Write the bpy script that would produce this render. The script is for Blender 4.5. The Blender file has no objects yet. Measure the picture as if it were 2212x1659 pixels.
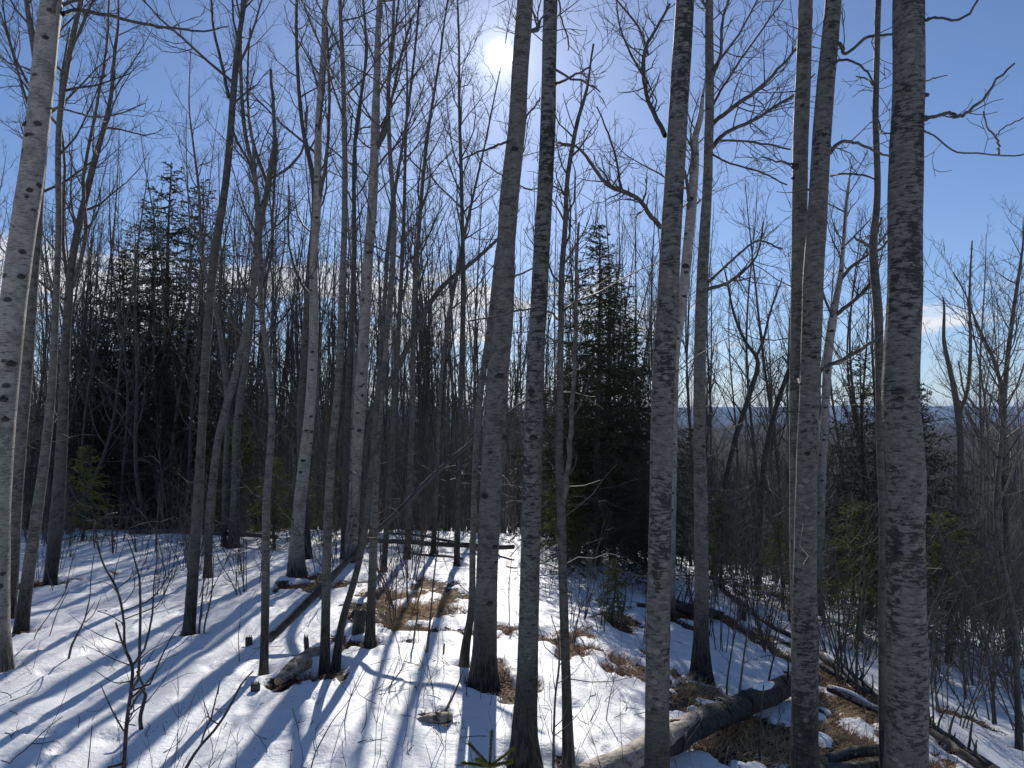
import bpy, math, random
import numpy as np
from mathutils import Vector, Matrix

# ------------------------------------------------------------------ camera, sky, sun, exposure
scene = bpy.context.scene
F, CX, CY, HOR = 1540.0, 1106.0, 829.5, 905.0        # focal length etc. in a 2212 px wide frame
PITCH = math.atan((HOR - CY) / F)
EYE = 1.7
cam_d = bpy.data.cameras.new('camera'); cam = bpy.data.objects.new('camera', cam_d)
scene.collection.objects.link(cam); scene.camera = cam
cam.location = (0, 0, EYE); cam.rotation_euler = (math.pi / 2 + PITCH, 0, 0)
cam_d.sensor_width = 36; cam_d.lens = 36 * F / 2212.0
cam_d.clip_start = 0.05; cam_d.clip_end = 60000

def vdir(x, y):
    u, v = (x - CX) / F, (CY - y) / F
    d = np.array([u, math.cos(PITCH) - math.sin(PITCH) * v, math.sin(PITCH) + math.cos(PITCH) * v])
    return d / np.linalg.norm(d)
SUN = vdir(1082, 122)
SUN_EL = math.asin(SUN[2]); SUN_AZ = math.atan2(SUN[0], SUN[1])

sd = bpy.data.lights.new('sun', 'SUN'); sd.energy = 5.0; sd.angle = math.radians(0.5); sd.color = (1.0, 0.95, 0.88)
so = bpy.data.objects.new('sun', sd); scene.collection.objects.link(so)
so.rotation_euler = (-Vector(SUN)).to_track_quat('-Z', 'Y').to_euler()

w = bpy.data.worlds.new('World'); scene.world = w; w.use_nodes = True
wt = w.node_tree; wt.nodes.clear()
def N(t, kind, **kw):
    n = t.nodes.new(kind)
    for k, v in kw.items():
        if k.startswith('i_'):
            key = k[2:]; key = int(key) if key.isdigit() else key.replace('_', ' ')
            s = n.inputs[key]
            if isinstance(v, bpy.types.NodeSocket): t.links.new(v, s)
            else: s.default_value = v
        else: setattr(n, k, v)
    return n
def M(t, op, a, b=None, c=None, clamp=False):
    n = t.nodes.new('ShaderNodeMath'); n.operation = op; n.use_clamp = clamp
    for i, v in enumerate((a, b, c)):
        if v is None: continue
        if isinstance(v, bpy.types.NodeSocket): t.links.new(v, n.inputs[i])
        else: n.inputs[i].default_value = v
    return n.outputs[0]
def MIX(t, f, a, b, blend='MIX'):
    n = t.nodes.new('ShaderNodeMix'); n.data_type = 'RGBA'; n.blend_type = blend
    for k, v in ((0, f), (6, a), (7, b)):
        if isinstance(v, bpy.types.NodeSocket): t.links.new(v, n.inputs[k])
        else: n.inputs[k].default_value = v if k == 0 else (tuple(v) + (1,) if len(v) == 3 else v)
    return n.outputs[2]
def STEP(t, v, lo, hi):
    n = t.nodes.new('ShaderNodeMapRange'); n.interpolation_type = 'SMOOTHSTEP'
    t.links.new(v, n.inputs[0]); n.inputs[1].default_value = lo; n.inputs[2].default_value = hi
    return n.outputs[0]

SKY_STRENGTH = 0.086
sky = N(wt, 'ShaderNodeTexSky', sky_type='NISHITA')
sky.sun_disc = False; sky.sun_elevation = SUN_EL; sky.sun_rotation = SUN_AZ
sky.altitude = 300; sky.air_density = 1.0; sky.dust_density = 0.25; sky.ozone_density = 2.5
tc = N(wt, 'ShaderNodeTexCoord')
nrm = N(wt, 'ShaderNodeVectorMath', operation='NORMALIZE', i_0=tc.outputs['Generated']).outputs[0]
sep = N(wt, 'ShaderNodeSeparateXYZ', i_0=nrm)
# fair-weather cloud bank low over the horizon, all the way round
mp = N(wt, 'ShaderNodeMapping', i_Vector=nrm, i_Scale=(3.4, 3.4, 13.0), i_Location=(0.35, 0.9, 0.2))
cn = N(wt, 'ShaderNodeTexNoise', i_Vector=mp.outputs[0], i_Scale=1.6, i_Detail=7.0, i_Roughness=0.58)
band = M(wt, 'MULTIPLY', STEP(wt, sep.outputs[2], 0.03, 0.11), M(wt, 'SUBTRACT', 1.0, STEP(wt, sep.outputs[2], 0.17, 0.26)))
cl = STEP(wt, M(wt, 'MULTIPLY', cn.outputs[0], M(wt, 'ADD', 0.55, M(wt, 'MULTIPLY', band, 0.45))), 0.44, 0.55)
cl = M(wt, 'MULTIPLY', cl, band)
cl = M(wt, 'MULTIPLY', cl, M(wt, 'SUBTRACT', 1.0, M(wt, 'MULTIPLY', STEP(wt, sep.outputs[0], 0.05, 0.24), STEP(wt, cn.outputs[0], 0.70, 0.55))))   # the bank thins out to the right
# circumsolar glow and the disc itself
dt = N(wt, 'ShaderNodeVectorMath', operation='DOT_PRODUCT', i_0=nrm, i_1=tuple(SUN)).outputs['Value']
ang = M(wt, 'ARCCOSINE', M(wt, 'MINIMUM', dt, 1.0))
disc = M(wt, 'MULTIPLY', M(wt, 'EXPONENT', M(wt, 'MULTIPLY', M(wt, 'POWER', M(wt, 'DIVIDE', ang, math.radians(0.52)), 2.0), -1.0)), 14.0)
aur = M(wt, 'ADD', M(wt, 'MULTIPLY', M(wt, 'EXPONENT', M(wt, 'DIVIDE', ang, -math.radians(1.5))), 0.85), M(wt, 'MULTIPLY', M(wt, 'EXPONENT', M(wt, 'DIVIDE', ang, -math.radians(6.0))), 0.13))
bg1 = N(wt, 'ShaderNodeBackground', i_Color=MIX(wt, 1.0, sky.outputs[0], (0.82, 0.92, 1.14), 'MULTIPLY'), i_Strength=SKY_STRENGTH)
bg2 = N(wt, 'ShaderNodeBackground', i_Color=(1.0, 1.0, 1.0, 1), i_Strength=0.95)
mixs = N(wt, 'ShaderNodeMixShader', i_Fac=M(wt, 'MULTIPLY', cl, 0.92)); wt.links.new(bg1.outputs[0], mixs.inputs[1]); wt.links.new(bg2.outputs[0], mixs.inputs[2])
bg3 = N(wt, 'ShaderNodeBackground', i_Color=(1.0, 0.97, 0.95, 1), i_Strength=M(wt, 'ADD', disc, aur))
adds = N(wt, 'ShaderNodeAddShader', i_0=mixs.outputs[0], i_1=bg3.outputs[0])
out = N(wt, 'ShaderNodeOutputWorld'); wt.links.new(adds.outputs[0], out.inputs[0])

vs = scene.view_settings
vs.view_transform = 'Standard'; vs.look = 'None'; vs.exposure = 0.0; vs.gamma = 1.0; vs.use_curve_mapping = False
scene.cycles.max_bounces = 6; scene.cycles.diffuse_bounces = 3; scene.cycles.glossy_bounces = 2
scene.cycles.volume_bounces = 0; scene.cycles.transparent_max_bounces = 4
scene.cycles.sample_clamp_indirect = 4.0

# ------------------------------------------------------------------ helpers
RS = np.random.RandomState
C = scene.collection
def softplus(t): return np.logaddexp(0, t)
def hash2(ix, iy, s):
    h = (ix.astype(np.int64) * 374761393 + iy.astype(np.int64) * 668265263 + s * 974711) & 0x7fffffff
    h = ((h ^ (h >> 13)) * 1274126177) & 0x7fffffff
    return ((h ^ (h >> 16)) & 0xffff) / 65535.0
def vnoise(x, y, s=0):
    x = np.asarray(x, float); y = np.asarray(y, float)
    ix = np.floor(x); iy = np.floor(y); fx = x - ix; fy = y - iy
    fx = fx * fx * (3 - 2 * fx); fy = fy * fy * (3 - 2 * fy)
    a = hash2(ix, iy, s); b = hash2(ix + 1, iy, s); c = hash2(ix, iy + 1, s); d = hash2(ix + 1, iy + 1, s)
    return (a + (b - a) * fx) * (1 - fy) + (c + (d - c) * fx) * fy - 0.5
def fbm(x, y, s=0, o=4):
    r = 0; a = 1.0
    for k in range(o):
        r = r + a * vnoise(x * 2 ** k + 17.3 * k, y * 2 ** k - 9.1 * k, s + k); a *= 0.5
    return r

def base_ground(x, y):
    x = np.asarray(x, float); y = np.asarray(y, float)
    h = 0.04 * np.maximum(y, 0) + 0.22 * 0.8 * softplus((x - 0.3) / 0.8) + 0.125 * 2.0 * softplus((y - 15.0) / 2.0)
    h = np.where(h < 0, 0, h)
    return -32 * (1 - np.exp(-h / 32))

def ray(x, y, depth):
    """point of the view ray through (x, y) at world Y = depth"""
    d = vdir(x, y); return np.array([0, 0, EYE]) + d * (depth / d[1])
def hit(x, y):
    d = vdir(x, y); ys = np.arange(1.2, 60, 0.02)
    px = d[0] / d[1] * ys; pz = EYE + d[2] / d[1] * ys
    k = np.nonzero(pz <= base_ground(px, ys))[0]
    k = k[0] if len(k) else len(ys) - 1
    return float(px[k]), float(ys[k])

# places where the snow has melted back: centre and half sizes in the photo, strength
MELT_V = [(880, 1300, 85, 38, 1), (845, 1340, 50, 26, .9), (960, 1310, 60, 16, .8), (820, 1275, 60, 12, .7), (1080, 1320, 40, 12, .7), (1100, 1365, 60, 14, .8),
          (1090, 1470, 42, 26, 1.1), (1245, 1372, 60, 16, .9), (1275, 1420, 50, 18, 1), (1335, 1425, 30, 10, .7), (1400, 1400, 40, 10, .6), (1350, 1450, 45, 12, .6),
          (1505, 1480, 90, 26, 1.1), (1560, 1520, 60, 14, .8), (1650, 1590, 130, 52, 1.0), (1830, 1560, 110, 70, 1.0), (1700, 1640, 120, 25, .8), (1840, 1500, 80, 40, 1.1),
          (2040, 1535, 65, 16, 1), (2030, 1650, 60, 20, .8), (1390, 1640, 70, 26, .9), (1500, 1590, 70, 22, .8), (640, 1255, 48, 12, 1), (730, 1265, 60, 12, .6),
          (110, 1252, 48, 10, 1), (200, 1240, 36, 8, .8), (45, 1365, 30, 8, 1), (15, 1342, 20, 8, 1), (1330, 1340, 40, 14, .7), (1590, 1345, 60, 12, .7), (1460, 1325, 60, 18, .9), (1600, 1262, 70, 10, .8),
          (930, 1552, 32, 9, 1), (1005, 1568, 18, 9, .9), (1200, 1640, 20, 12, 1), (660, 1460, 60, 16, .8), (740, 1385, 50, 12, .8), (1130, 1215, 30, 5, .6), (1750, 1430, 60, 30, .9), (1950, 1575, 60, 30, .9), (1905, 1640, 60, 22, .9)]
MELT = []
for (vx, vy, hx, hy, s) in MELT_V:
    cx0, cy0 = hit(vx, min(vy, 1655)); dx = hx / F * cy0
    y1 = hit(vx, min(vy, 1650) - hy)[1]; dy = max(0.1, min(abs(y1 - cy0), 1.6))
    MELT.append((cx0, cy0, dx, dy, s))
WELLS = []            # trunks: (x, y, radius), filled before the snow is built
def melt_amount(x, y):
    m = np.zeros(np.shape(x))
    for (a, b, dx, dy, s) in MELT:
        q = ((x - a) / dx) ** 2 + ((y - b) / dy) ** 2
        m = np.maximum(m, s * np.exp(-q * 0.55))
    n = fbm(x * 4.2, y * 3.4, 5, 5) * 2.5
    m = m * 1.05 + n * np.clip(m * 2.5, 0, 1)
    for (a, b, r) in WELLS:
        q = np.hypot(x - a, y - b)
        m = np.maximum(m, 1.35 * np.exp(-np.maximum(q - r, 0) / (r * 0.38 + 0.02)) + n * .3 * np.exp(-q))
    return np.clip((m - 0.48) * 2.2, 0, 1)
def ground(x, y, detail=True):
    x = np.asarray(x, float); y = np.asarray(y, float)
    z = base_ground(x, y)
    if not detail: return z
    d = np.hypot(x, y); fade = np.clip(1.6 - d / 30, 0, 1)
    n = 0.10 * fbm(x * 0.45 + 3, y * 0.35, 11, 2) + 0.055 * fbm(x * 1.1, y * 0.9, 21, 3) + 0.022 * fbm(x * 4.5, y * 3.2, 31, 3)
    z = z + n * fade
    for (a, b, r) in WELLS:
        q = np.hypot(x - a, y - b)
        z = z - (0.05 + .25 * r) * np.exp(-(q / (r + 0.07)) ** 2) + 0.018 * np.exp(-((q - r - .2) / .1) ** 2)
    m = melt_amount(x, y)
    # little dimples where twigs and cones have melted in
    p = vnoise(x * 5.1, y * 5.1, 77) + 0.5; p2 = vnoise(x * 2.3 + 5, y * 2.3, 78) + .5
    z = z - 0.03 * np.clip((p - 0.80) * 8, 0, 1) * fade - 0.04 * np.clip((p2 - 0.84) * 9, 0, 1) * fade
    z = z - m * (0.05 + 0.025 * fbm(x * 9, y * 9, 41, 3))
    return z
def gz(x, y): return float(ground(np.array([x]), np.array([y]))[0])

class Tubes:
    """collects tapered tubes and loose faces into ONE mesh"""
    def __init__(s): s.b = {}; s.V = []; s.Fq = []; s.Ft = []; s.n = 0
    def tube(s, pts, rad, k=4):
        pts = np.asarray(pts, float); rad = np.asarray(rad, float)
        s.b.setdefault((len(pts), k), []).append((pts, rad))
    def raw(s, verts, quads=None, tris=None):
        verts = np.asarray(verts, float).reshape(-1, 3)
        if quads is not None and len(quads): s.Fq.append(np.asarray(quads, int) + s.n)
        if tris is not None and len(tris): s.Ft.append(np.asarray(tris, int) + s.n)
        s.V.append(verts); s.n += len(verts)
    def flush(s):
        for (n, k), L in s.b.items():
            P = np.stack([p for p, _ in L]); R = np.stack([r for _, r in L])
            T = np.empty_like(P); T[:, 1:-1] = P[:, 2:] - P[:, :-2]; T[:, 0] = P[:, 1] - P[:, 0]; T[:, -1] = P[:, -1] - P[:, -2]
            T /= np.linalg.norm(T, axis=2, keepdims=True) + 1e-9
            g = np.where(np.abs((P[:, -1] - P[:, 0])[:, 2:3]) > 0.7 * np.linalg.norm(P[:, -1] - P[:, 0], axis=1, keepdims=True), [[1., 0, 0]], [[0, 0, 1.]])
            A = np.cross(T, g[:, None, :]); A /= np.linalg.norm(A, axis=2, keepdims=True) + 1e-9
            B = np.cross(T, A); th = np.arange(k) * 2 * math.pi / k
            ring = P[:, :, None] + R[:, :, None, None] * (np.cos(th)[None, None, :, None] * A[:, :, None] + np.sin(th)[None, None, :, None] * B[:, :, None])
            m = len(L); V = ring.reshape(-1, 3)
            i = np.arange(n - 1)[:, None] * k; j = np.arange(k)[None]; j2 = (j + 1) % k
            q = np.stack([i + j, i + j2, i + k + j2, i + k + j], -1).reshape(-1, 4)
            Q = (q[None] + (np.arange(m) * n * k)[:, None, None]).reshape(-1, 4)
            s.raw(V, quads=Q)
        s.b = {}
    def mesh(s, name, mat, smooth=True):
        s.flush()
        V = np.concatenate(s.V) if s.V else np.zeros((0, 3))
        q = np.concatenate(s.Fq) if s.Fq else np.zeros((0, 4), int); t = np.concatenate(s.Ft) if s.Ft else np.zeros((0, 3), int)
        me = bpy.data.meshes.new(name); me.vertices.add(len(V)); me.vertices.foreach_set('co', V.astype(np.float32).ravel())
        me.loops.add(q.size + t.size); me.loops.foreach_set('vertex_index', np.concatenate([q.ravel(), t.ravel()]).astype(np.int32))
        st = np.concatenate([np.arange(len(q)) * 4, q.size + np.arange(len(t)) * 3]).astype(np.int32)
        me.polygons.add(len(st)); me.polygons.foreach_set('loop_start', st)
        me.polygons.foreach_set('use_smooth', np.full(len(st), smooth))
        me.update(calc_edges=True); me.validate()
        for m_ in (mat if isinstance(mat, (list, tuple)) else [mat]): me.materials.append(m_)
        return me

def put(name, me, parent=None, loc=(0, 0, 0)):
    o = bpy.data.objects.new(name, me); C.objects.link(o); o.location = loc
    if parent is not None: o.parent = parent
    return o
def tag(o, label=None, cat=None, group=None, kind=None):
    if label: o['label'] = label
    if cat: o['category'] = cat
    if group: o['group'] = group
    if kind: o['kind'] = kind
    return o
def empty(name, loc, label, cat, group=None):
    o = bpy.data.objects.new(name, None); C.objects.link(o); o.location = loc; o.empty_display_size = 0.1
    return tag(o, label, cat, group)
def copy_thing(src, name=None):
    c = src.copy(); C.objects.link(c)
    for ch in src.children:
        d = ch.copy(); C.objects.link(d); d.parent = c
    return c

def spline(pts, n):
    """smooth resampling of points (rows of any width) by Catmull-Rom on chord length"""
    P = np.asarray(pts, float)
    if len(P) == 2: t = np.linspace(0, 1, n)[:, None]; return P[0] * (1 - t) + P[1] * t
    d = np.r_[0, np.cumsum(np.linalg.norm(np.diff(P[:, :3], axis=0), axis=1))]
    t = np.linspace(0, d[-1], n); i = np.clip(np.searchsorted(d, t, 'right') - 1, 0, len(P) - 2)
    h = (d[i + 1] - d[i])[:, None]; s = ((t - d[i])[:, None]) / h
    m = np.gradient(P, d, axis=0)
    out = (2 * s ** 3 - 3 * s ** 2 + 1) * P[i] + (s ** 3 - 2 * s ** 2 + s) * h * m[i] + (-2 * s ** 3 + 3 * s ** 2) * P[i + 1] + (s ** 3 - s ** 2) * h * m[i + 1]
    if P.shape[1] > 3: out[:, 3:] = (P[i] * (1 - s) + P[i + 1] * s)[:, 3:]
    return out

# ------------------------------------------------------------------ materials
def mat(name):
    m = bpy.data.materials.new(name); m.use_nodes = True; t = m.node_tree; t.nodes.clear()
    o = N(t, 'ShaderNodeOutputMaterial'); p = N(t, 'ShaderNodeBsdfPrincipled'); t.links.new(p.outputs[0], o.inputs[0])
    p.inputs['Specular IOR Level'].default_value = 0.35; p.inputs['Roughness'].default_value = 0.7
    return m, t, p
def objco(t, scale, loc=(0, 0, 0)):
    c = N(t, 'ShaderNodeTexCoord'); oi = N(t, 'ShaderNodeObjectInfo')
    off = N(t, 'ShaderNodeVectorMath', operation='SCALE', i_0=(13.0, 7.0, 29.0)); t.links.new(oi.outputs['Random'], off.inputs['Scale'])
    a = N(t, 'ShaderNodeVectorMath', operation='ADD', i_0=c.outputs['Object'], i_1=off.outputs[0])
    return N(t, 'ShaderNodeMapping', i_Vector=a.outputs[0], i_Scale=scale, i_Location=loc).outputs[0]
def bark(name, pale, mid, dark, streak=0.5, knots=0.5, patch=0.5, lichen=0.0, foot=(0.035, 0.031, 0.027), foot_h=0.7, bump=0.8, fine=1.0, mott=1.0, plo=0.56):
    m, t, p = mat(name)
    z = N(t, 'ShaderNodeSeparateXYZ', i_0=N(t, 'ShaderNodeTexCoord').outputs['Object']).outputs[2]
    n1 = N(t, 'ShaderNodeTexNoise', i_Vector=objco(t, (16 * fine, 16 * fine, 110 * fine)), i_Scale=1.0, i_Detail=5.0, i_Roughness=0.65).outputs[0]    # lenticel streaks
    n2 = N(t, 'ShaderNodeTexNoise', i_Vector=objco(t, (9 * mott, 9 * mott, 7 * mott * mott), (3, 1, 2)), i_Scale=1.0, i_Detail=6.0, i_Roughness=0.7).outputs[0]      # blotches
    n3 = N(t, 'ShaderNodeTexNoise', i_Vector=objco(t, (50, 50, 90), (1, 5, 2)), i_Scale=1.0, i_Detail=3.0).outputs[0]
    col = MIX(t, STEP(t, n2, 0.35, 0.65), pale, mid)
    col = MIX(t, M(t, 'MULTIPLY', STEP(t, n1, 0.50, 0.66), streak), col, dark)
    n4 = N(t, 'ShaderNodeTexNoise', i_Vector=objco(t, (4, 4, 2.2), (8, 2, 6)), i_Scale=1.0, i_Detail=4.0, i_Roughness=0.6).outputs[0]
    n2m = M(t, 'ADD', n2, M(t, 'MULTIPLY', M(t, 'SUBTRACT', n4, 0.5), 0.9 if mott > 2 else 0.5))
    col = MIX(t, M(t, 'MULTIPLY', STEP(t, M(t, 'ADD', n2m, M(t, 'MULTIPLY', M(t, 'SUBTRACT', n1, 0.5), 0.7)), plo, plo + 0.08), patch), col, dark)
    vo = N(t, 'ShaderNodeTexVoronoi', i_Vector=objco(t, (5.5, 5.5, 8.5), (7, 3, 1)), i_Scale=1.0)
    kn = M(t, 'SUBTRACT', 1.0, STEP(t, M(t, 'ADD', vo.outputs['Distance'], M(t, 'MULTIPLY', n3, 0.12)), 0.20, 0.27))
    col = MIX(t, M(t, 'MULTIPLY', kn, knots), col, (0.022, 0.02, 0.02))
    if lichen:
        vl = N(t, 'ShaderNodeTexVoronoi', i_Vector=objco(t, (11, 11, 15), (2, 9, 4)), i_Scale=1.0)
        li = M(t, 'SUBTRACT', 1.0, STEP(t, M(t, 'ADD', vl.outputs['Distance'], M(t, 'MULTIPLY', n3, 0.25)), 0.26, 0.36))
        li = M(t, 'MULTIPLY', li, STEP(t, N(t, 'ShaderNodeTexNoise', i_Vector=objco(t, (2.5, 2.5, 2.0)), i_Scale=1.0).outputs[0], 0.45, 0.55))
        col = MIX(t, M(t, 'MULTIPLY', li, lichen), col, (0.26, 0.25, 0.20))
    # rough dark furrowed foot of an old trunk
    fz = M(t, 'SUBTRACT', 1.0, STEP(t, M(t, 'ADD', z, M(t, 'MULTIPLY', M(t, 'SUBTRACT', n2, 0.5), foot_h * 1.8)), foot_h * 0.1, foot_h))
    fur = N(t, 'ShaderNodeTexNoise', i_Vector=objco(t, (60, 60, 9)), i_Scale=1.0, i_Detail=4.0, i_Roughness=0.6).outputs[0]
    fcol = MIX(t, STEP(t, fur, 0.4, 0.62), tuple(c * 0.35 for c in foot), tuple(c * 2.3 for c in foot))
    col = MIX(t, fz, col, fcol)
    col = MIX(t, M(t, 'MULTIPLY', M(t, 'SUBTRACT', n3, 0.3), 0.5), col, (0.02, 0.02, 0.02))
    t.links.new(col, p.inputs['Base Color'])
    hgt = M(t, 'ADD', M(t, 'ADD', M(t, 'MULTIPLY', n1, -0.5), M(t, 'MULTIPLY', n3, 0.35)), M(t, 'ADD', M(t, 'MULTIPLY', M(t, 'MULTIPLY', fur, fz), 3.0), M(t, 'MULTIPLY', n2, 0.8)))
    b = N(t, 'ShaderNodeBump', i_Strength=bump, i_Distance=0.012, i_Height=hgt); t.links.new(b.outputs[0], p.inputs['Normal'])
    return m
birch = bark('white_birch_bark', (0.40, 0.36, 0.31), (0.26, 0.232, 0.2), (0.045, 0.039, 0.032), streak=0.75, knots=0.9, patch=0.25, foot=(0.07, 0.065, 0.06), foot_h=0.35)
aspen = bark('grey_aspen_bark', (0.19, 0.178, 0.15), (0.115, 0.107, 0.09), (0.026, 0.023, 0.019), streak=0.7, mott=1.6, plo=0.53, knots=0.5, patch=0.45, lichen=0.35)
mossy = bark('mottled_dark_aspen_bark', (0.195, 0.182, 0.155), (0.10, 0.094, 0.080), (0.014, 0.013, 0.012), streak=0.6, mott=2.6, plo=0.52, knots=0.35, patch=0.85, lichen=0.75, bump=0.9)
poplar = bark('dark_poplar_bark', (0.12, 0.11, 0.09), (0.08, 0.073, 0.06), (0.016, 0.014, 0.012), streak=0.5, mott=1.5, plo=0.54, knots=0.3, patch=0.5, foot=(0.035, 0.032, 0.03))
deadw = bark('weathered_dead_wood', (0.11, 0.10, 0.088), (0.06, 0.054, 0.047), (0.03, 0.028, 0.025), streak=0.2, knots=0.2, patch=0.6, foot_h=0.01)
logbark = bark('peeling_log_bark', (0.50, 0.44, 0.36), (0.27, 0.20, 0.14), (0.04, 0.034, 0.028), streak=0.5, knots=0.5, patch=0.8, plo=0.57, mott=1.4, foot_h=0.01, bump=1.0)
def plain(name, c1, c2, sc=20, rough=0.85, bump=0.3, transl=0.0):
    m, t, p = mat(name)
    n = N(t, 'ShaderNodeTexNoise', i_Vector=objco(t, (sc, sc, sc)), i_Scale=1.0, i_Detail=4.0).outputs[0]
    t.links.new(MIX(t, STEP(t, n, 0.3, 0.7), c1, c2), p.inputs['Base Color']); p.inputs['Roughness'].default_value = rough
    if bump: t.links.new(N(t, 'ShaderNodeBump', i_Strength=bump, i_Distance=0.004, i_Height=n).outputs[0], p.inputs['Normal'])
    if transl:
        o = t.nodes['Material Output']; tr = N(t, 'ShaderNodeBsdfTranslucent', i_Color=tuple(c2) + (1,))
        mx = N(t, 'ShaderNodeMixShader', i_Fac=transl); t.links.new(p.outputs[0], mx.inputs[1]); t.links.new(tr.outputs[0], mx.inputs[2]); t.links.new(mx.outputs[0], o.inputs[0])
    return m
twig = plain('bare_twig_bark', (0.060, 0.053, 0.045), (0.11, 0.098, 0.082), 8, 0.7, 0)
limb = plain('dark_limb_bark', (0.045, 0.040, 0.036), (0.12, 0.108, 0.09), 25, 0.75, 0.4)
shrubm = plain('dark_shrub_bark', (0.018, 0.015, 0.015), (0.05, 0.042, 0.04), 30, 0.55, 0.3)
redtwig = plain('reddish_shrub_bark', (0.12, 0.055, 0.045), (0.17, 0.11, 0.09), 8, 0.6, 0)
needles = plain('spruce_needles', (0.018, 0.028, 0.011), (0.048, 0.062, 0.018), 6, 0.6, 0, 0.18)
needles_y = plain('young_spruce_needles', (0.10, 0.14, 0.02), (0.24, 0.27, 0.045), 9, 0.55, 0, 0.45)
sprucebark = plain('spruce_bark', (0.05, 0.042, 0.036), (0.11, 0.095, 0.08), 30, 0.9, 0.6)
grassm = plain('dead_straw_grass', (0.40, 0.24, 0.11), (0.60, 0.42, 0.22), 3, 0.7, 0, 0.3)
redgrass = plain('rusty_dead_leaves', (0.20, 0.085, 0.045), (0.36, 0.20, 0.10), 6, 0.75, 0, 0.2)
farwoodm = plain('far_bare_branches', (0.06, 0.052, 0.045), (0.10, 0.087, 0.075), 0.05, 0.9, 0)
polem = plain('far_pale_pole_bark', (0.10, 0.094, 0.08), (0.24, 0.225, 0.195), 0.7, 0.9, 0)
wood = plain('broken_wood', (0.30, 0.20, 0.11), (0.42, 0.31, 0.19), 40, 0.8, 0.5)
snowm2 = plain('snow_cap_snow', (0.85, 0.86, 0.87), (0.89, 0.89, 0.89), 20, 0.6, 0.3)

def snow_material():
    m, t, p = mat('spring_snow')
    geo = N(t, 'ShaderNodeNewGeometry'); pos = geo.outputs['Position']
    at = N(t, 'ShaderNodeAttribute', attribute_name='melt').outputs['Fac']
    far = N(t, 'ShaderNodeAttribute', attribute_name='far').outputs['Fac']
    def nz(s, d=4.0, sc=(1, 1, 1)):
        mpg = N(t, 'ShaderNodeMapping', i_Vector=pos, i_Scale=sc)
        return N(t, 'ShaderNodeTexNoise', i_Vector=mpg.outputs[0], i_Scale=s, i_Detail=d, i_Roughness=0.6).outputs[0]
    fine = nz(230.0, 2.0); med = nz(30.0, 5.0); big = nz(6.0, 4.0); huge = nz(0.9, 3.0)
    snow = MIX(t, STEP(t, big, 0.3, 0.7), (0.85, 0.855, 0.86), (0.90, 0.90, 0.895))
    snow = MIX(t, M(t, 'MULTIPLY', STEP(t, fine, 0.62, 0.72), 0.25), snow, (0.60, 0.61, 0.62))
    # scattered bark crumbs and seeds on old spring snow
    speck = N(t, 'ShaderNodeTexVoronoi', i_Vector=pos, i_Scale=16.0)
    sp = M(t, 'SUBTRACT', 1.0, STEP(t, speck.outputs['Distance'], 0.07, 0.13))
    sp = M(t, 'MULTIPLY', sp, STEP(t, huge, 0.36, 0.52))
    snow = MIX(t, M(t, 'MULTIPLY', sp, 0.85), snow, (0.11, 0.085, 0.06))
    litter = MIX(t, STEP(t, nz(45.0, 6.0, (1, 0.4, 1)), 0.38, 0.62), (0.025, 0.019, 0.014), (0.17, 0.11, 0.06))
    litter = MIX(t, STEP(t, big, 0.5, 0.7), litter, (0.05, 0.035, 0.022))
    mn = M(t, 'ADD', M(t, 'MULTIPLY', M(t, 'SUBTRACT', med, 0.5), 1.6), M(t, 'MULTIPLY', M(t, 'SUBTRACT', nz(11.0, 5.0, (1, 1.6, 1)), 0.5), 2.0))
    edge = STEP(t, M(t, 'ADD', at, M(t, 'MULTIPLY', mn, STEP(t, at, 0.0, 0.15))), 0.42, 0.54)
    col = MIX(t, edge, snow, litter)
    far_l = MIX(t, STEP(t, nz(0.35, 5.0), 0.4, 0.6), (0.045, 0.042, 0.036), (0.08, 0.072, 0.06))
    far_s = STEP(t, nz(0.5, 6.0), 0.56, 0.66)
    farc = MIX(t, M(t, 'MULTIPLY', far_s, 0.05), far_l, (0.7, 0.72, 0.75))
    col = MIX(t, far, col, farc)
    t.links.new(col, p.inputs['Base Color'])
    rough = M(t, 'ADD', 0.55, M(t, 'MULTIPLY', edge, 0.35)); t.links.new(rough, p.inputs['Roughness'])
    h = M(t, 'ADD', M(t, 'MULTIPLY', fine, 0.10), M(t, 'ADD', M(t, 'MULTIPLY', med, 0.55), M(t, 'MULTIPLY', big, 1.6)))
    t.links.new(N(t, 'ShaderNodeBump', i_Strength=0.55, i_Distance=0.02, i_Height=h).outputs[0], p.inputs['Normal'])
    t.links.new(M(t, 'MULTIPLY', M(t, 'SUBTRACT', 1.0, far), 0.25), p.inputs['Specular IOR Level'])
    return m

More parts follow.
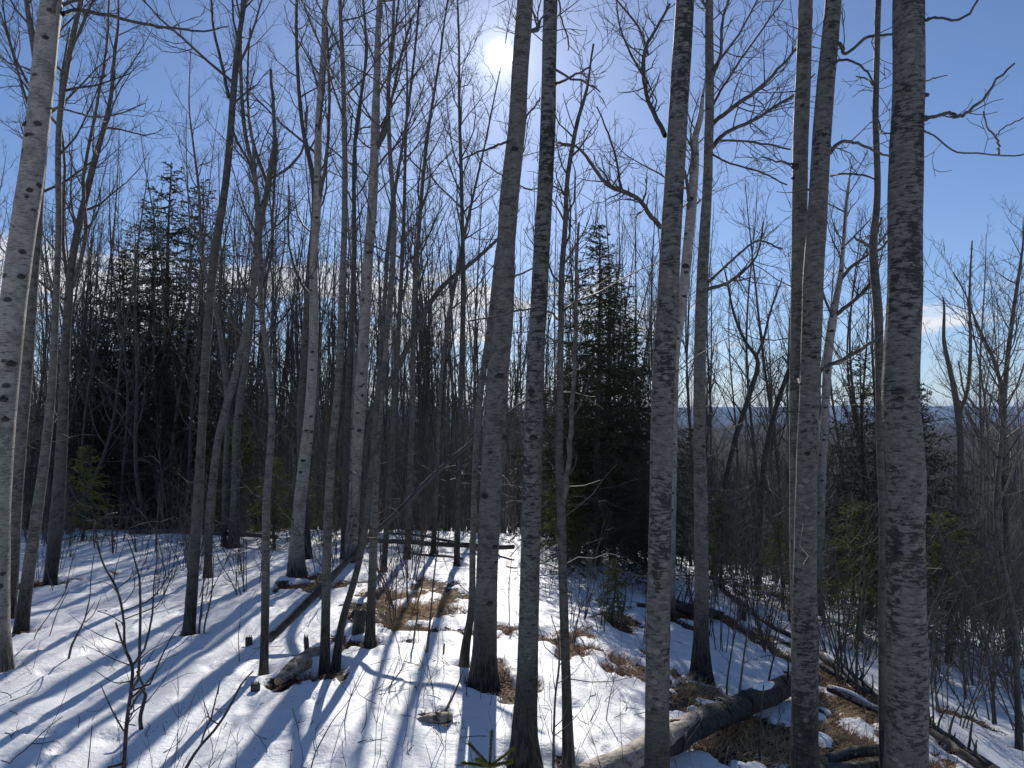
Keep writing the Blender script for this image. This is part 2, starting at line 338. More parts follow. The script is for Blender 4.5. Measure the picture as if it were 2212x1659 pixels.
# ------------------------------------------------------------------ growing branches
def unit(v): return v / (np.linalg.norm(v) + 1e-9)
def grow_path(r, p, d, L, n, wander, up):
    pts = [p]; d = unit(d)
    for i in range(n - 1):
        d = unit(d + r.normal(0, wander, 3) + np.array([0, 0, up]))
        p = p + d * L / (n - 1); pts.append(p)
    return np.array(pts)
def side_dir(r, d, angle, az=None):
    a = unit(np.cross(d, r.normal(0, 1, 3) if az is None else az)); return unit(d * math.cos(angle) + a * math.sin(angle))
def branch(tb, r, p, d, L, rad, level, k=3, dens=1.0, rmin=0.0024, up=0.1):
    n = 6 if level == 1 else (5 if level == 2 else 4)
    P = grow_path(r, p, d, L, n, 0.16 if level == 1 else 0.22, up)
    tb.tube(P, np.linspace(rad, max(rmin * .7, rad * 0.25), n), 4 if level == 1 and rad > 0.012 else k)
    if level >= 3: return
    cnt = int(round((L * (8.0 if level == 1 else 11.5) * dens) ** 0.85 + r.rand()))
    for c in range(cnt):
        t = 0.18 + 0.82 * (c + r.rand()) / max(cnt, 1); f = min(t, .999) * (n - 1); i = int(f); q = P[i] + (P[i + 1] - P[i]) * (f - i)
        dd = side_dir(r, unit(P[i + 1] - P[i]), math.radians(r.uniform(30, 65)))
        l = L * r.uniform(0.28, 0.5) * (1.1 - 0.6 * t)
        branch(tb, r, q, dd, max(l, 0.12), max(rmin, rad * (1 - 0.6 * t) * 0.5), level + 1, k, dens, rmin, up * 1.2)
def crown_on(tb, r, P, R, t0, t1, count, Lb, dens=1.0, angle=(28, 60), rmin=0.0024, k=3):
    """limbs all round the polyline P (radii R) between the fractions t0 and t1"""
    n = len(P); az = r.rand() * 6.28
    for c in range(count):
        t = t0 + (t1 - t0) * (c + r.rand() * .8) / count; f = min(t, .999) * (n - 1); i = int(f); q = P[i] + (P[i + 1] - P[i]) * (f - i)
        az += 2.4 + r.normal(0, .4); a = math.radians(r.uniform(*angle)); up = unit(P[i + 1] - P[i])
        s = np.array([math.cos(az), math.sin(az), 0]); d = unit(up * math.cos(a) + s * math.sin(a))
        L = Lb * (1.15 - 0.75 * (t - t0) / (t1 - t0 + 1e-6)) * r.uniform(.6, 1.15)
        branch(tb, r, q, d, L, min(R[i] * 0.5, 0.006 + 0.008 * L), 1, k, dens, rmin, .16)

def trunk_mesh(name, P, R, m, sides=16, seed=0, rough=0.05, flare=0.35):
    """closed, slightly irregular trunk along P (local coordinates)"""
    P = np.asarray(P); R = np.asarray(R, float).copy(); n = len(P)
    T = np.gradient(P, axis=0); T /= np.linalg.norm(T, axis=1, keepdims=True)
    A = np.cross(T, [0, 1., 0]); A /= np.linalg.norm(A, axis=1, keepdims=True) + 1e-9; B = np.cross(A, T)
    th = np.arange(sides) * 2 * math.pi / sides
    s = np.r_[0, np.cumsum(np.linalg.norm(np.diff(P, axis=0), axis=1))]
    cx_, sx_ = np.cos(th)[None], np.sin(th)[None]
    nz = vnoise(cx_ * 1.4 + s[:, None] * 1.1 + seed, sx_ * 1.4 + s[:, None] * 3.1, seed) * 2 * rough + vnoise(cx_ * 3 + s[:, None] * 7, sx_ * 3 - s[:, None] * 9 + seed, seed + 3) * rough
    lob = 1 + flare * np.exp(-s / 0.2)[:, None] * (1 + 0.55 * np.cos(th * 4 + seed)[None] + 0.3 * np.cos(th * 7 + seed * 2)[None])
    Rr = R[:, None] * lob * (1 + nz)
    V = P[:, None] + Rr[:, :, None] * (cx_[:, :, None] * A[:, None] + sx_[:, :, None] * B[:, None])
    i = np.arange(n - 1)[:, None] * sides; j = np.arange(sides)[None]; j2 = (j + 1) % sides
    q = np.stack([i + j, i + j2, i + sides + j2, i + sides + j], -1).reshape(-1, 4)
    tb = Tubes(); V = np.concatenate([V.reshape(-1, 3), P[:1], P[-1:]])
    e = (n - 1) * sides; jj = np.arange(sides); tr = np.concatenate([np.stack([(jj + 1) % sides, jj, np.full(sides, n * sides)], 1), np.stack([e + jj, e + (jj + 1) % sides, np.full(sides, n * sides + 1)], 1)])
    tb.raw(V, q, tr)
    return tb.mesh(name, m)

def knot_mesh(c, rad, seed=0):
    tb = Tubes(); r = RS(seed); a, b = 7, 5; V = []
    for i in range(b + 1):
        ph = math.pi * i / b
        for j in range(a):
            t = 2 * math.pi * j / a; k = rad * r.uniform(.8, 1.2)
            V.append(c + np.array([k * 1.25 * math.sin(ph) * math.cos(t), k * .9 * math.sin(ph) * math.sin(t), k * 0.75 * math.cos(ph)]))
    q = [(i * a + j, i * a + (j + 1) % a, (i + 1) * a + (j + 1) % a, (i + 1) * a + j) for i in range(b) for j in range(a)]
    tb.raw(V, q); return tb.mesh('knot', knotm)
knotm = plain('black_branch_scar', (0.018, 0.016, 0.015), (0.05, 0.045, 0.04), 60, 0.9, 0.8)

# ------------------------------------------------------------------ trees one can single out in the photo
def hero(label, m, path, depth=None, limbs=(), extra=3.0, crown=12, clen=1.1, knots=(), seed=1, dens=1.0, twigs=14, crown_t=0.35, flare=0.5, name='aspen_tree', cat='tree', group=None, rough=0.05, crown_m=None, drift=0.0, ldens=1.0):
    r = RS(seed)
    if depth is None:
        bx, by = hit(path[0][0], min(path[0][1], 1658)); depth = by
    pts = []
    for i, (x, y, wd) in enumerate(path):
        dp = depth * (1 + drift * (path[0][1] - y) / 1600.)
        p = ray(x, y, dp); pts.append((*p, max(wd, 3) / 2 / F * dp))
    pts = np.array(pts)
    bx, by = pts[0][0], pts[0][1]; g = float(base_ground(bx, by))
    if pts[0][2] > g + 0.06:
        pts = np.vstack([[bx + (pts[0][0] - pts[1][0]) * .3, by, g - 0.16, pts[0][3] * 1.12], pts])
    else:
        pts[0][2] = g - 0.16
    root = np.array([pts[0][0], by, g])
    if extra > 0:
        d = unit(pts[-1][:3] - pts[-3][:3]); d[2] = abs(d[2]); d = unit(d + np.array([0, 0, .4])); r0 = pts[-1][3]; q = pts[-1][:3]
        for k in range(1, 5):
            d = unit(d + r.normal(0, .05, 3)); q = q + d * extra / 4; pts = np.vstack([pts, [*q, max(r0 * (1 - k * .23), .006)]])
    L = np.sum(np.linalg.norm(np.diff(pts[:, :3], axis=0), axis=1))
    S = spline(pts, max(12, int(L / 0.09))); S[:, 3] = np.maximum(S[:, 3], 0.004)
    WELLS.append((root[0], root[1], float(pts[1][3])))
    loc = S[:, :3] - root
    if r is not None:
        k = np.arange(len(loc)); loc[:, 1] += 0.03 * np.sin(k * .11 + seed) * np.clip(k / 20, 0, 1)
    e = empty(name, root, label, cat, group)
    put('trunk', trunk_mesh('trunk', loc, S[:, 3], m, 18, seed, rough, flare), e)
    for li, lb in enumerate(limbs):
        dp = depth * (1 + lb[0][3] if len(lb[0]) > 3 else 1.0)
        q = np.array([(*(ray(x, y, depth + 0.12 * (i + 1) * (1 if (li + seed) % 2 else -1) * (0 if i == 0 else 1)) - root), wd / 2 / F * depth) for i, (x, y, wd) in enumerate([l[:3] for l in lb])])
        Sq = spline(q, max(8, len(q) * 4)); tb = Tubes(); Sq[1:, :3] += r.normal(0, .003, (len(Sq) - 1, 3))
        tb.tube(Sq[:, :3], np.maximum(Sq[:, 3], .003), 7); rr = RS(seed * 31 + li)
        Ll = np.sum(np.linalg.norm(np.diff(Sq[:, :3], axis=0), axis=1))
        side = int(Ll * 6 * ldens)
        if lb[0][2] > 0 and not (len(lb) < 2):
            for c in range(side):
                f = rr.uniform(.2, 1) * (len(Sq) - 1.01); i = int(f)
                d = side_dir(rr, unit(Sq[i + 1, :3] - Sq[i, :3]), math.radians(rr.uniform(35, 70)))
                branch(tb, rr, Sq[i, :3], d, rr.uniform(.14, .45) * min(1, Ll) * (1.5 if ldens > 1 else 1), max(.0022, Sq[i, 3] * .45), 2, 3, dens, .0024, .12)
        put('branch', tb.mesh('branch', limb), e)
    tb = Tubes()
    if crown: crown_on(tb, r, loc, S[:, 3], crown_t, 0.99, int(crown * 1.25), clen * 1.2, dens * 1.35, (30, 68), .002)
    for c in range(twigs):                                  # small dead twigs on the bare stem
        f = r.uniform(.12, .95) * (len(loc) - 2); i = int(f); a = r.rand() * 6.28; s = np.array([math.cos(a), math.sin(a) * .6, r.uniform(-.2, .6)])
        P = grow_path(r, loc[i] + unit(s) * S[i, 3] * .6, s, r.uniform(.08, .55), 5, .25, .02); tb.tube(P, np.linspace(.0042, .002, 5), 3)
        if r.rand() < .6: tb.tube(grow_path(r, P[2], side_dir(r, unit(P[3] - P[2]), .8), r.uniform(.05, .2), 4, .2, .02), np.linspace(.003, .0018, 4), 3)
    if crown or twigs: put('crown', tb.mesh('crown', crown_m or twig), e)
    for (x, y, wd) in knots:
        i = int(np.argmin(np.abs(S[:, 2] - ray(x, y, depth)[2]))); c = ray(x, y, depth) - root; dy_ = loc[i][1] - math.sqrt(max(S[i, 3] ** 2 - (c[0] - loc[i][0]) ** 2, 0)) * .93; c = ray(x, y, root[1] + dy_) - root
        put('knot', knot_mesh(c, wd / 2 / F * depth, seed), e)
    return e

hero('thick white birch cut by the left frame edge with a long bare limb', birch, [(-14, 1280, 60), (-4, 1106, 52), (14, 830, 51), (38, 553, 50), (62, 380, 49), (80, 240, 47), (113, 0, 43)],
     limbs=[[(135, 30, 11), (177, 22, 9), (233, 33, 8), (300, 50, 7), (367, 60, 6), (433, 67, 5), (493, 57, 3)], [(100, 235, 5), (133, 235, 4), (200, 252, 4), (253, 248, 3), (313, 223, 2)], [(92, 190, 4), (60, 150, 4), (10, 130, 3), (-30, 80, 2)]],
     knots=[(62, 292, 15), (52, 372, 13), (64, 410, 12), (58, 425, 8), (46, 597, 14), (25, 785, 18), (12, 905, 14), (8, 862, 16), (98, 80, 12), (60, 268, 18)], seed=3, depth=5.6, name='birch_tree', crown=14, crown_t=.6, dens=.8, rough=.03, twigs=8)
hero('grey aspen leaning behind the thick birch at the left edge', aspen, [(13, 1340, 24), (30, 1206, 26), (34, 1106, 26), (50, 880, 23), (66, 620, 22), (84, 420, 20), (98, 250, 18), (80, 120, 14), (60, 0, 10)], seed=4, crown=16, crown_t=.45)
hero('pale slim aspen with clean stem, second from the left edge birch', aspen, [(42, 1362, 27), (62, 1240, 24), (80, 1106, 22), (102, 900, 18), (120, 640, 12), (128, 500, 12), (135, 240, 12), (160, 80, 11), (176, 0, 10)], seed=5, crown=18, crown_t=.5)
hero('forked dark aspen with orange rotten patch at its foot, left side', poplar, [(105, 1260, 22), (120, 1130, 28), (134, 900, 20), (147, 700, 17), (160, 560, 15), (196, 380, 13), (238, 200, 9), (247, 100, 7)], seed=6, extra=1.2, crown=18, crown_t=.4,
     limbs=[[(158, 620, 9), (185, 500, 8), (180, 400, 7), (205, 250, 6), (230, 100, 5), (236, 0, 4)], [(150, 640, 8), (135, 500, 7), (140, 350, 6), (128, 230, 5), (150, 60, 4)]])
hero('dark leaning aspen rising from clean snow left of the shrub', poplar, [(407, 1366, 21), (418, 1206, 23), (428, 1050, 19), (438, 900, 17), (448, 753, 18), (466, 553, 18), (488, 400, 15), (496, 300, 15), (503, 190, 14), (512, 90, 11), (526, 0, 10)], seed=7, crown=16, crown_t=.55, knots=[(424, 970, 9), (505, 250, 6)],
     limbs=[[(494, 210, 8), (478, 130, 7), (463, 70, 6), (457, 0, 5)], [(500, 277, 7), (520, 320, 6), (545, 358, 5)]])
hero('curved slim aspen bending right just behind the dark leaning one', aspen, [(448, 1243, 14), (454, 1106, 18), (478, 925, 14), (507, 820, 14), (530, 720, 13), (550, 590, 13), (563, 470, 13), (580, 390, 14)], seed=8, extra=.6, crown=6, crown_t=.5,
     limbs=[[(580, 400, 10), (592, 330, 9), (592, 250, 8), (585, 150, 6)], [(580, 400, 9), (560, 350, 8), (545, 300, 7), (535, 200, 6), (540, 60, 4)], [(585, 385, 7), (620, 365, 6), (650, 330, 5), (665, 230, 4)]])
hero('thin crooked aspen with dark foot right of the broken stump', aspen, [(569, 1446, 15), (574, 1280, 17), (577, 1106, 16), (588, 853, 12), (576, 753, 12), (563, 653, 11), (560, 540, 11), (552, 430, 10), (547, 362, 8)], seed=9, extra=.5, crown=10, crown_t=.55, limbs=[[(560, 640, 7), (585, 560, 6), (590, 440, 6), (600, 300, 5)]])
hero('bright white birch with black eyes standing over a melted hollow', birch, [(641, 1240, 38), (641, 1180, 31), (647, 1106, 27), (656, 1020, 26), (668, 900, 23), (676, 720, 20), (678, 553, 17), (686, 440, 17), (689, 280, 15), (700, 90, 13), (702, 0, 12)], seed=10, name='birch_tree', crown=14, crown_t=.5,
     knots=[(675, 760, 7), (662, 930, 7), (655, 995, 9), (672, 900, 6), (684, 470, 7), (668, 838, 5)], rough=.03, limbs=[[(690, 440, 8), (706, 330, 7), (712, 200, 6), (706, 60, 5)], [(675, 645, 7), (650, 610, 6), (628, 550, 5), (625, 400, 4)]])
hero('dark poplar close against the left of the white birch', poplar, [(664, 1205, 22), (655, 1060, 20), (650, 900, 20), (660, 740, 18), (668, 600, 14), (680, 420, 12), (650, 250, 9), (640, 60, 7)], seed=11, crown=16, crown_t=.4)
hero('left stem of the close pair beside the snow covered log', aspen, [(701, 1446, 19), (704, 1300, 19), (708, 1106, 19), (714, 986, 17), (730, 820, 15), (738, 650, 14), (743, 553, 13), (747, 380, 12), (741, 120, 10), (735, 0, 8)], seed=12, crown=16, crown_t=.5, knots=[(712, 1000, 7)])
hero('right stem of the close pair, leaning right above the log', poplar, [(722, 1440, 17), (737, 1353, 15), (770, 1233, 14), (787, 1150, 13), (800, 1030, 12), (812, 900, 11), (828, 700, 9), (845, 480, 8), (880, 250, 6), (900, 60, 5)], seed=13, crown=14, crown_t=.45)
hero('stout grey birch with a row of black knots left of centre', birch, [(757, 1215, 32), (766, 1106, 30), (772, 986, 29), (780, 853, 27), (785, 753, 24), (795, 553, 22), (804, 440, 21), (810, 300, 19), (815, 167, 16), (821, 0, 12)], seed=14, name='birch_tree', crown=20, crown_t=.45,
     knots=[(783, 855, 6), (776, 930, 9), (765, 926, 7), (798, 545, 11), (796, 600, 6), (812, 480, 8)], rough=.03, limbs=[[(815, 320, 9), (835, 280, 7), (838, 200, 6), (850, 100, 5), (862, 0, 4)], [(808, 330, 8), (840, 240, 7), (862, 140, 6), (890, 40, 5)]])
hero('slim grey aspen with its foot in dark debris below the straw grass', aspen, [(797, 1390, 21), (802, 1300, 18), (806, 1206, 18), (812, 1050, 16), (820, 900, 15), (832, 753, 14), (846, 600, 12), (850, 450, 11), (842, 340, 10), (838, 200, 9), (850, 40, 6)], seed=15, crown=16, crown_t=.5)
hero('dark slanting tree that leans far to the right over the thicket', poplar, [(772, 1215, 14), (786, 1060, 13), (803, 890, 13), (847, 815, 12), (887, 736, 12), (950, 625, 11), (1037, 553, 8), (1090, 500, 6)], seed=16, extra=.4, crown=14, crown_t=.45, clen=.9)
hero('thin curved companion stem hugging the big centre-left trunk', aspen, [(999, 1446, 26), (1006, 1395, 18), (1017, 1330, 15), (1021, 1206, 13), (1024, 1080, 13), (1028, 960, 13), (1040, 830, 14), (1060, 690, 14), (1074, 553, 11), (1094, 430, 9), (1108, 330, 7)], seed=17, extra=.3, crown=5, crown_t=.8, clen=.6, flare=.2)
hero('big pale trunk whose top crosses the edge of the sun', aspen, [(1044, 1478, 58), (1046, 1420, 50), (1050, 1300, 46), (1057, 1130, 46), (1066, 960, 46), (1075, 820, 48), (1087, 686, 43), (1092, 553, 42), (1100, 440, 42), (1117, 267, 38), (1124, 140, 36), (1135, 0, 35)], seed=18, crown=14, crown_t=.6, twigs=8,
     knots=[(1080, 812, 16), (1088, 945, 15), (1048, 1072, 15), (1060, 978, 9), (1068, 1182, 13), (1070, 1215, 9), (1058, 1304, 13), (1112, 322, 14)], limbs=[[(1107, 302, 6), (1070, 315, 5), (1030, 330, 4), (1000, 343, 3)], [(1125, 267, 5), (1150, 235, 4), (1167, 210, 3)], [(1095, 600, 5), (1130, 590, 4), (1180, 560, 3)]])
hero('straight grey trunk right of the sun with rough black foot', mossy, [(1136, 1640, 60), (1134, 1590, 47), (1140, 1440, 43), (1144, 1272, 43), (1148, 1106, 42), (1152, 953, 39), (1156, 786, 37), (1164, 653, 37), (1169, 553, 35), (1176, 420, 34), (1183, 267, 33), (1186, 130, 32), (1189, 0, 31)], seed=19, crown=12, crown_t=.65, twigs=8,
     knots=[(1148, 845, 14), (1150, 870, 12), (1152, 945, 16), (1150, 1090, 10)], limbs=[[(1207, -20, 4), (1213, 43, 4), (1227, 83, 4), (1229, 108, 3)], [(1200, 183, 6), (1236, 165, 5), (1274, 145, 4)], [(1198, 150, 6), (1240, 172, 5), (1270, 180, 5), (1297, 200, 3)]])
hero('slender stem with blackened peeling foot between the two big trunks', poplar, [(1230, 1655, 24), (1224, 1500, 20), (1220, 1373, 19), (1216, 1240, 19), (1212, 1106, 20), (1208, 1000, 18), (1209, 860, 15), (1211, 720, 13), (1213, 586, 12), (1221, 480, 11), (1224, 400, 10), (1236, 320, 10), (1248, 260, 9), (1266, 200, 7)], seed=20, extra=.3, crown=12, crown_t=.6, clen=.5,
     limbs=[[(1216, 1090, 11), (1226, 1030, 11), (1232, 930, 10), (1240, 820, 8), (1246, 600, 6), (1250, 480, 4)], [(1220, 433, 5), (1213, 413, 4), (1193, 403, 4), (1150, 410, 3), (1120, 400, 3)], [(1204, 690, 5), (1180, 670, 4), (1137, 667, 4), (1070, 686, 4), (1013, 693, 3)]])
hero('pale spotted trunk in front of the fallen birch log', mossy, [(1420, 1659, 54), (1420, 1440, 50), (1422, 1272, 49), (1424, 1106, 47), (1427, 953, 47), (1433, 786, 48), (1440, 653, 46), (1446, 553, 44), (1455, 420, 43), (1464, 267, 42), (1474, 120, 41), (1482, 0, 40)], depth=3.6, seed=21, crown=10, crown_t=.7, twigs=8, knots=[(1404, 1000, 9)])
hero('crooked white birch with broken top and black scars between two trunks', birch, [(1447, 1330, 20), (1450, 1106, 19), (1455, 900, 19), (1460, 760, 20), (1474, 660, 20), (1484, 560, 22), (1494, 440, 22), (1500, 340, 18), (1500, 300, 16), (1512, 255, 12)], seed=22, ldens=2.0, name='birch_tree', extra=.5, crown=8, crown_t=.75, knots=[(1481, 575, 14), (1492, 430, 12), (1478, 640, 9)], rough=.05,
     limbs=[[(1427, 490, 11), (1400, 460, 10), (1380, 430, 9), (1337, 410, 9), (1310, 397, 8), (1277, 353, 7), (1250, 320, 5), (1205, 308, 4)], [(1437, 293, 12), (1420, 260, 11), (1400, 217, 10), (1396, 100, 9), (1414, 67, 7), (1447, 10, 6)], [(1488, 460, 9), (1484, 400, 7), (1478, 370, 6), (1450, 330, 5)],
            [(1400, 180, 6), (1370, 130, 5), (1340, 60, 4), (1330, -20, 3)], [(1400, 120, 6), (1380, 60, 5), (1350, 20, 4), (1300, -30, 3)], [(1340, 410, 6), (1330, 340, 5), (1310, 280, 4), (1290, 230, 3)]])
hero('straight mid-sized aspen with two strong limbs reaching right', aspen, [(1514, 1450, 38), (1514, 1380, 31), (1515, 1240, 29), (1513, 1106, 27), (1512, 953, 26), (1514, 753, 26), (1520, 553, 24), (1527, 400, 21), (1531, 200, 19), (1531, 0, 18)], seed=23, ldens=1.8, crown=12, crown_t=.6, knots=[(1518, 964, 10), (1514, 760, 7), (1530, 235, 7), (1513, 920, 6)], dens=1.2,
     limbs=[[(1536, 320, 11), (1574, 283, 9), (1634, 257, 8), (1674, 230, 7), (1714, 207, 6), (1760, 160, 4)], [(1536, 270, 10), (1590, 227, 9), (1647, 187, 8), (1680, 150, 6), (1714, 113, 5), (1750, 60, 4)], [(1550, 303, 5), (1624, 307, 5), (1707, 322, 4)], [(1540, 160, 8), (1557, 120, 7), (1560, 50, 6), (1580, -20, 5)],
            [(1527, 625, 9), (1574, 610, 8), (1600, 590, 7), (1634, 553, 5), (1650, 480, 4)], [(1527, 612, 7), (1584, 560, 5), (1640, 520, 4), (1690, 540, 3)], [(1534, 240, 7), (1560, 190, 6), (1600, 130, 5), (1650, 60, 4), (1700, -10, 3)], [(1534, 330, 5), (1570, 350, 4), (1640, 370, 4), (1700, 400, 3)]])
hero('left twin of the crossing pair, smooth and straight', aspen, [(1728, 1659, 34), (1727, 1200, 34), (1727, 900, 34), (1727, 753, 34), (1728, 553, 33), (1727, 400, 33), (1729, 233, 33), (1733, 100, 31), (1736, 0, 30)], depth=4.22, seed=24, crown=10, crown_t=.7, twigs=8, knots=[(1718, 360, 14), (1733, 228, 9), (1713, 385, 7), (1745, 410, 6)], limbs=[[(1716, 355, 5), (1690, 350, 4), (1650, 340, 3)]])
hero('right twin of the crossing pair, leaning right with mottled bark', mossy, [(1741, 1659, 52), (1740, 1540, 51), (1741, 1406, 55), (1742, 1306, 50), (1745, 1106, 46), (1748, 953, 43), (1752, 753, 42), (1755, 586, 41), (1760, 500, 41), (1770, 300, 38), (1783, 150, 37), (1798, 0, 34)], depth=4.05, seed=25, crown=10, crown_t=.7, twigs=8,
     knots=[(1758, 772, 12), (1770, 580, 8), (1745, 980, 12), (1768, 680, 7)], limbs=[[(1786, 335, 9), (1824, 307, 8), (1850, 308, 7), (1880, 323, 6), (1926, 340, 5)], [(1798, 87, 9), (1820, 100, 8), (1827, 118, 6), (1867, 83, 6), (1900, 77, 5), (1935, 70, 4)], [(1768, 803, 11), (1810, 780, 10), (1860, 755, 9), (1907, 722, 6)], [(1790, 140, 7), (1830, 130, 5), (1870, 150, 4), (1890, 190, 3)],
            [(1730, 830, 7), (1710, 800, 5), (1690, 770, 4)], [(1795, 380, 5), (1840, 375, 4), (1893, 385, 3)]])
hero('pale knotted birch behind the leaning twin with spreading limbs', birch, [(1770, 1330, 18), (1773, 1120, 17), (1776, 986, 17), (1783, 853, 17), (1790, 753, 19), (1798, 700, 19), (1806, 653, 15), (1816, 603, 12), (1822, 540, 9), (1830, 420, 7)], seed=26, ldens=1.8, name='birch_tree', extra=.6, crown=9, crown_t=.75, knots=[(1788, 800, 8), (1784, 880, 7), (1797, 715, 9), (1780, 950, 6)],
     limbs=[[(1806, 680, 9), (1840, 653, 9), (1874, 620, 8), (1887, 587, 6), (1885, 540, 5), (1905, 470, 4)], [(1818, 600, 9), (1840, 576, 8), (1874, 550, 6), (1920, 500, 4)], [(1800, 690, 6), (1780, 640, 5), (1760, 560, 4)]])
hero('narrow dark bowed stem left of the nearest trunk', poplar, [(1908, 1610, 15), (1905, 1400, 14), (1904, 1200, 14), (1901, 1080, 14), (1896, 960, 15), (1895, 800, 16), (1895, 680, 18), (1888, 580, 18), (1886, 530, 17), (1896, 440, 14), (1896, 233, 13), (1899, 100, 12), (1901, 0, 12)], seed=27, crown=12, crown_t=.7, depth=4.9, twigs=10,
     limbs=[[(1892, 545, 7), (1915, 525, 6), (1926, 505, 5)], [(1882, 535, 7), (1858, 520, 6), (1845, 512, 4)], [(1894, 200, 5), (1870, 170, 4), (1850, 165, 3)], [(1898, 262, 5), (1915, 290, 3), (1950, 285, 3)]])
hero('nearest and thickest trunk, dark mottled bark, on the right', mossy, [(1955, 1659, 84), (1956, 1540, 80), (1955, 1440, 83), (1951, 1306, 77), (1950, 1106, 75), (1953, 1050, 76), (1948, 953, 76), (1943, 853, 75), (1948, 753, 72), (1955, 640, 70), (1958, 553, 69), (1960, 433, 70), (1966, 300, 68), (1970, 167, 65), (1970, 0, 65)], depth=3.5, seed=28, crown=8, crown_t=.75, twigs=5, rough=.045, ldens=.25,
     knots=[(1942, 845, 17), (1944, 862, 15), (2000, 205, 13), (1938, 1200, 20), (1960, 190, 16)], limbs=[[(1998, 256, 13), (2012, 254, 7), (2050, 245, 7), (2064, 250, 6), (2082, 247, 6), (2110, 225, 5), (2150, 180, 4), (2188, 139, 3)], [(1996, 283, 5), (2020, 295, 4), (2058, 325, 4), (2120, 332, 4), (2160, 335, 4), (2230, 336, 4)],
            [(2158, 334, 4), (2150, 297, 4), (2130, 270, 3), (2126, 243, 3)], [(2150, 297, 3), (2170, 275, 3), (2212, 255, 3)], [(1998, 45, 6), (2030, 38, 5), (2078, 41, 5), (2112, 2, 4)], [(1998, 174, 3), (2025, 168, 3), (2046, 163, 2)]])
hero('forked small aspen against the far blue hills right of the thick trunk', poplar, [(2078, 1290, 13), (2072, 1106, 13), (2074, 1020, 14), (2068, 880, 13), (2052, 800, 10), (2040, 740, 8), (2038, 650, 4)], seed=29, crown=26, crown_t=.35, clen=1.3, extra=.5, limbs=[[(2070, 900, 9), (2088, 850, 8), (2096, 760, 7), (2094, 640, 5), (2100, 520, 3)]], twigs=6)
hero('thin dark bowed stem at the lower right edge', poplar, [(2203, 1659, 13), (2196, 1480, 12), (2190, 1340, 12), (2171, 1230, 11), (2156, 1106, 11), (2166, 980, 10), (2170, 860, 9), (2150, 780, 7), (2110, 700, 5)], seed=30, crown=16, crown_t=.5, depth=6.2, extra=.5, limbs=[[(2168, 930, 6), (2120, 890, 5), (2085, 850, 4), (2070, 780, 3)]])
hero('slanting forked sapling with Y-shaped top against the valley haze', poplar, [(1540, 1240, 12), (1560, 1086, 12), (1587, 953, 11), (1617, 853, 11), (1634, 772, 9), (1615, 745, 7), (1590, 690, 6), (1570, 600, 4)], seed=31, crown=14, crown_t=.5, extra=.4, limbs=[[(1632, 775, 7), (1650, 730, 6), (1662, 680, 5), (1690, 600, 3)]])
hero('slanting bare stem whose top meets the left twin trunk', poplar, [(1636, 1260, 13), (1644, 1086, 13), (1654, 970, 12), (1674, 886, 11), (1700, 810, 9), (1719, 755, 7)], seed=32, crown=10, crown_t=.5, extra=.7)
hero('knobbly bare tree at the right edge with twiggy crown', poplar, [(2178, 1300, 14), (2172, 1150, 13), (2166, 1000, 12), (2172, 850, 10), (2185, 720, 9), (2200, 600, 7)], seed=33, crown=26, crown_t=.3, clen=1.3, extra=1.2, depth=12)
hero('tall straight aspen just left of the big centre-left trunk', poplar, [(986, 1215, 12), (990, 1060, 12), (995, 860, 11), (1000, 620, 10), (997, 400, 8), (992, 200, 6)], seed=34, crown=22, crown_t=.5)
hero('slim aspen between the close pair and the knotted birch', poplar, [(742, 1200, 14), (748, 1000, 12), (752, 800, 11), (765, 560, 10), (768, 300, 8), (790, 100, 6)], seed=35, crown=20, crown_t=.45)
hero('bent pole aspen rising through the thicket left of centre', aspen, [(878, 1205, 14), (885, 1060, 13), (890, 900, 12), (893, 700, 11), (905, 500, 9), (925, 280, 7), (950, 120, 5)], seed=36, crown=22, crown_t=.4)
hero('dark column tree left of centre with wispy crown', poplar, [(827, 1235, 12), (840, 1080, 11), (850, 900, 11), (862, 700, 10), (872, 500, 8), (876, 300, 6)], seed=37, crown=22, crown_t=.4)
hero('slim aspen with leaning top right of the bent pole', aspen, [(935, 1195, 11), (945, 1000, 10), (955, 800, 9), (985, 600, 8), (1020, 430, 6), (1050, 300, 4)], seed=38, crown=22, crown_t=.4)
hero('straight grey pole between the white birch and the curved slim aspen', aspen, [(505, 1178, 22), (508, 1060, 18), (515, 900, 15), (535, 760, 13), (545, 620, 12), (555, 420, 11), (530, 280, 9), (520, 120, 7)], seed=39, crown=20, crown_t=.45, knots=[(520, 898, 9)])
hero('thin pole aspen right of the dark leaning one, deep in the stand', aspen, [(484, 1176, 11), (486, 1050, 10), (492, 900, 10), (470, 700, 9), (437, 553, 7), (430, 400, 6)], seed=40, crown=16, crown_t=.45)

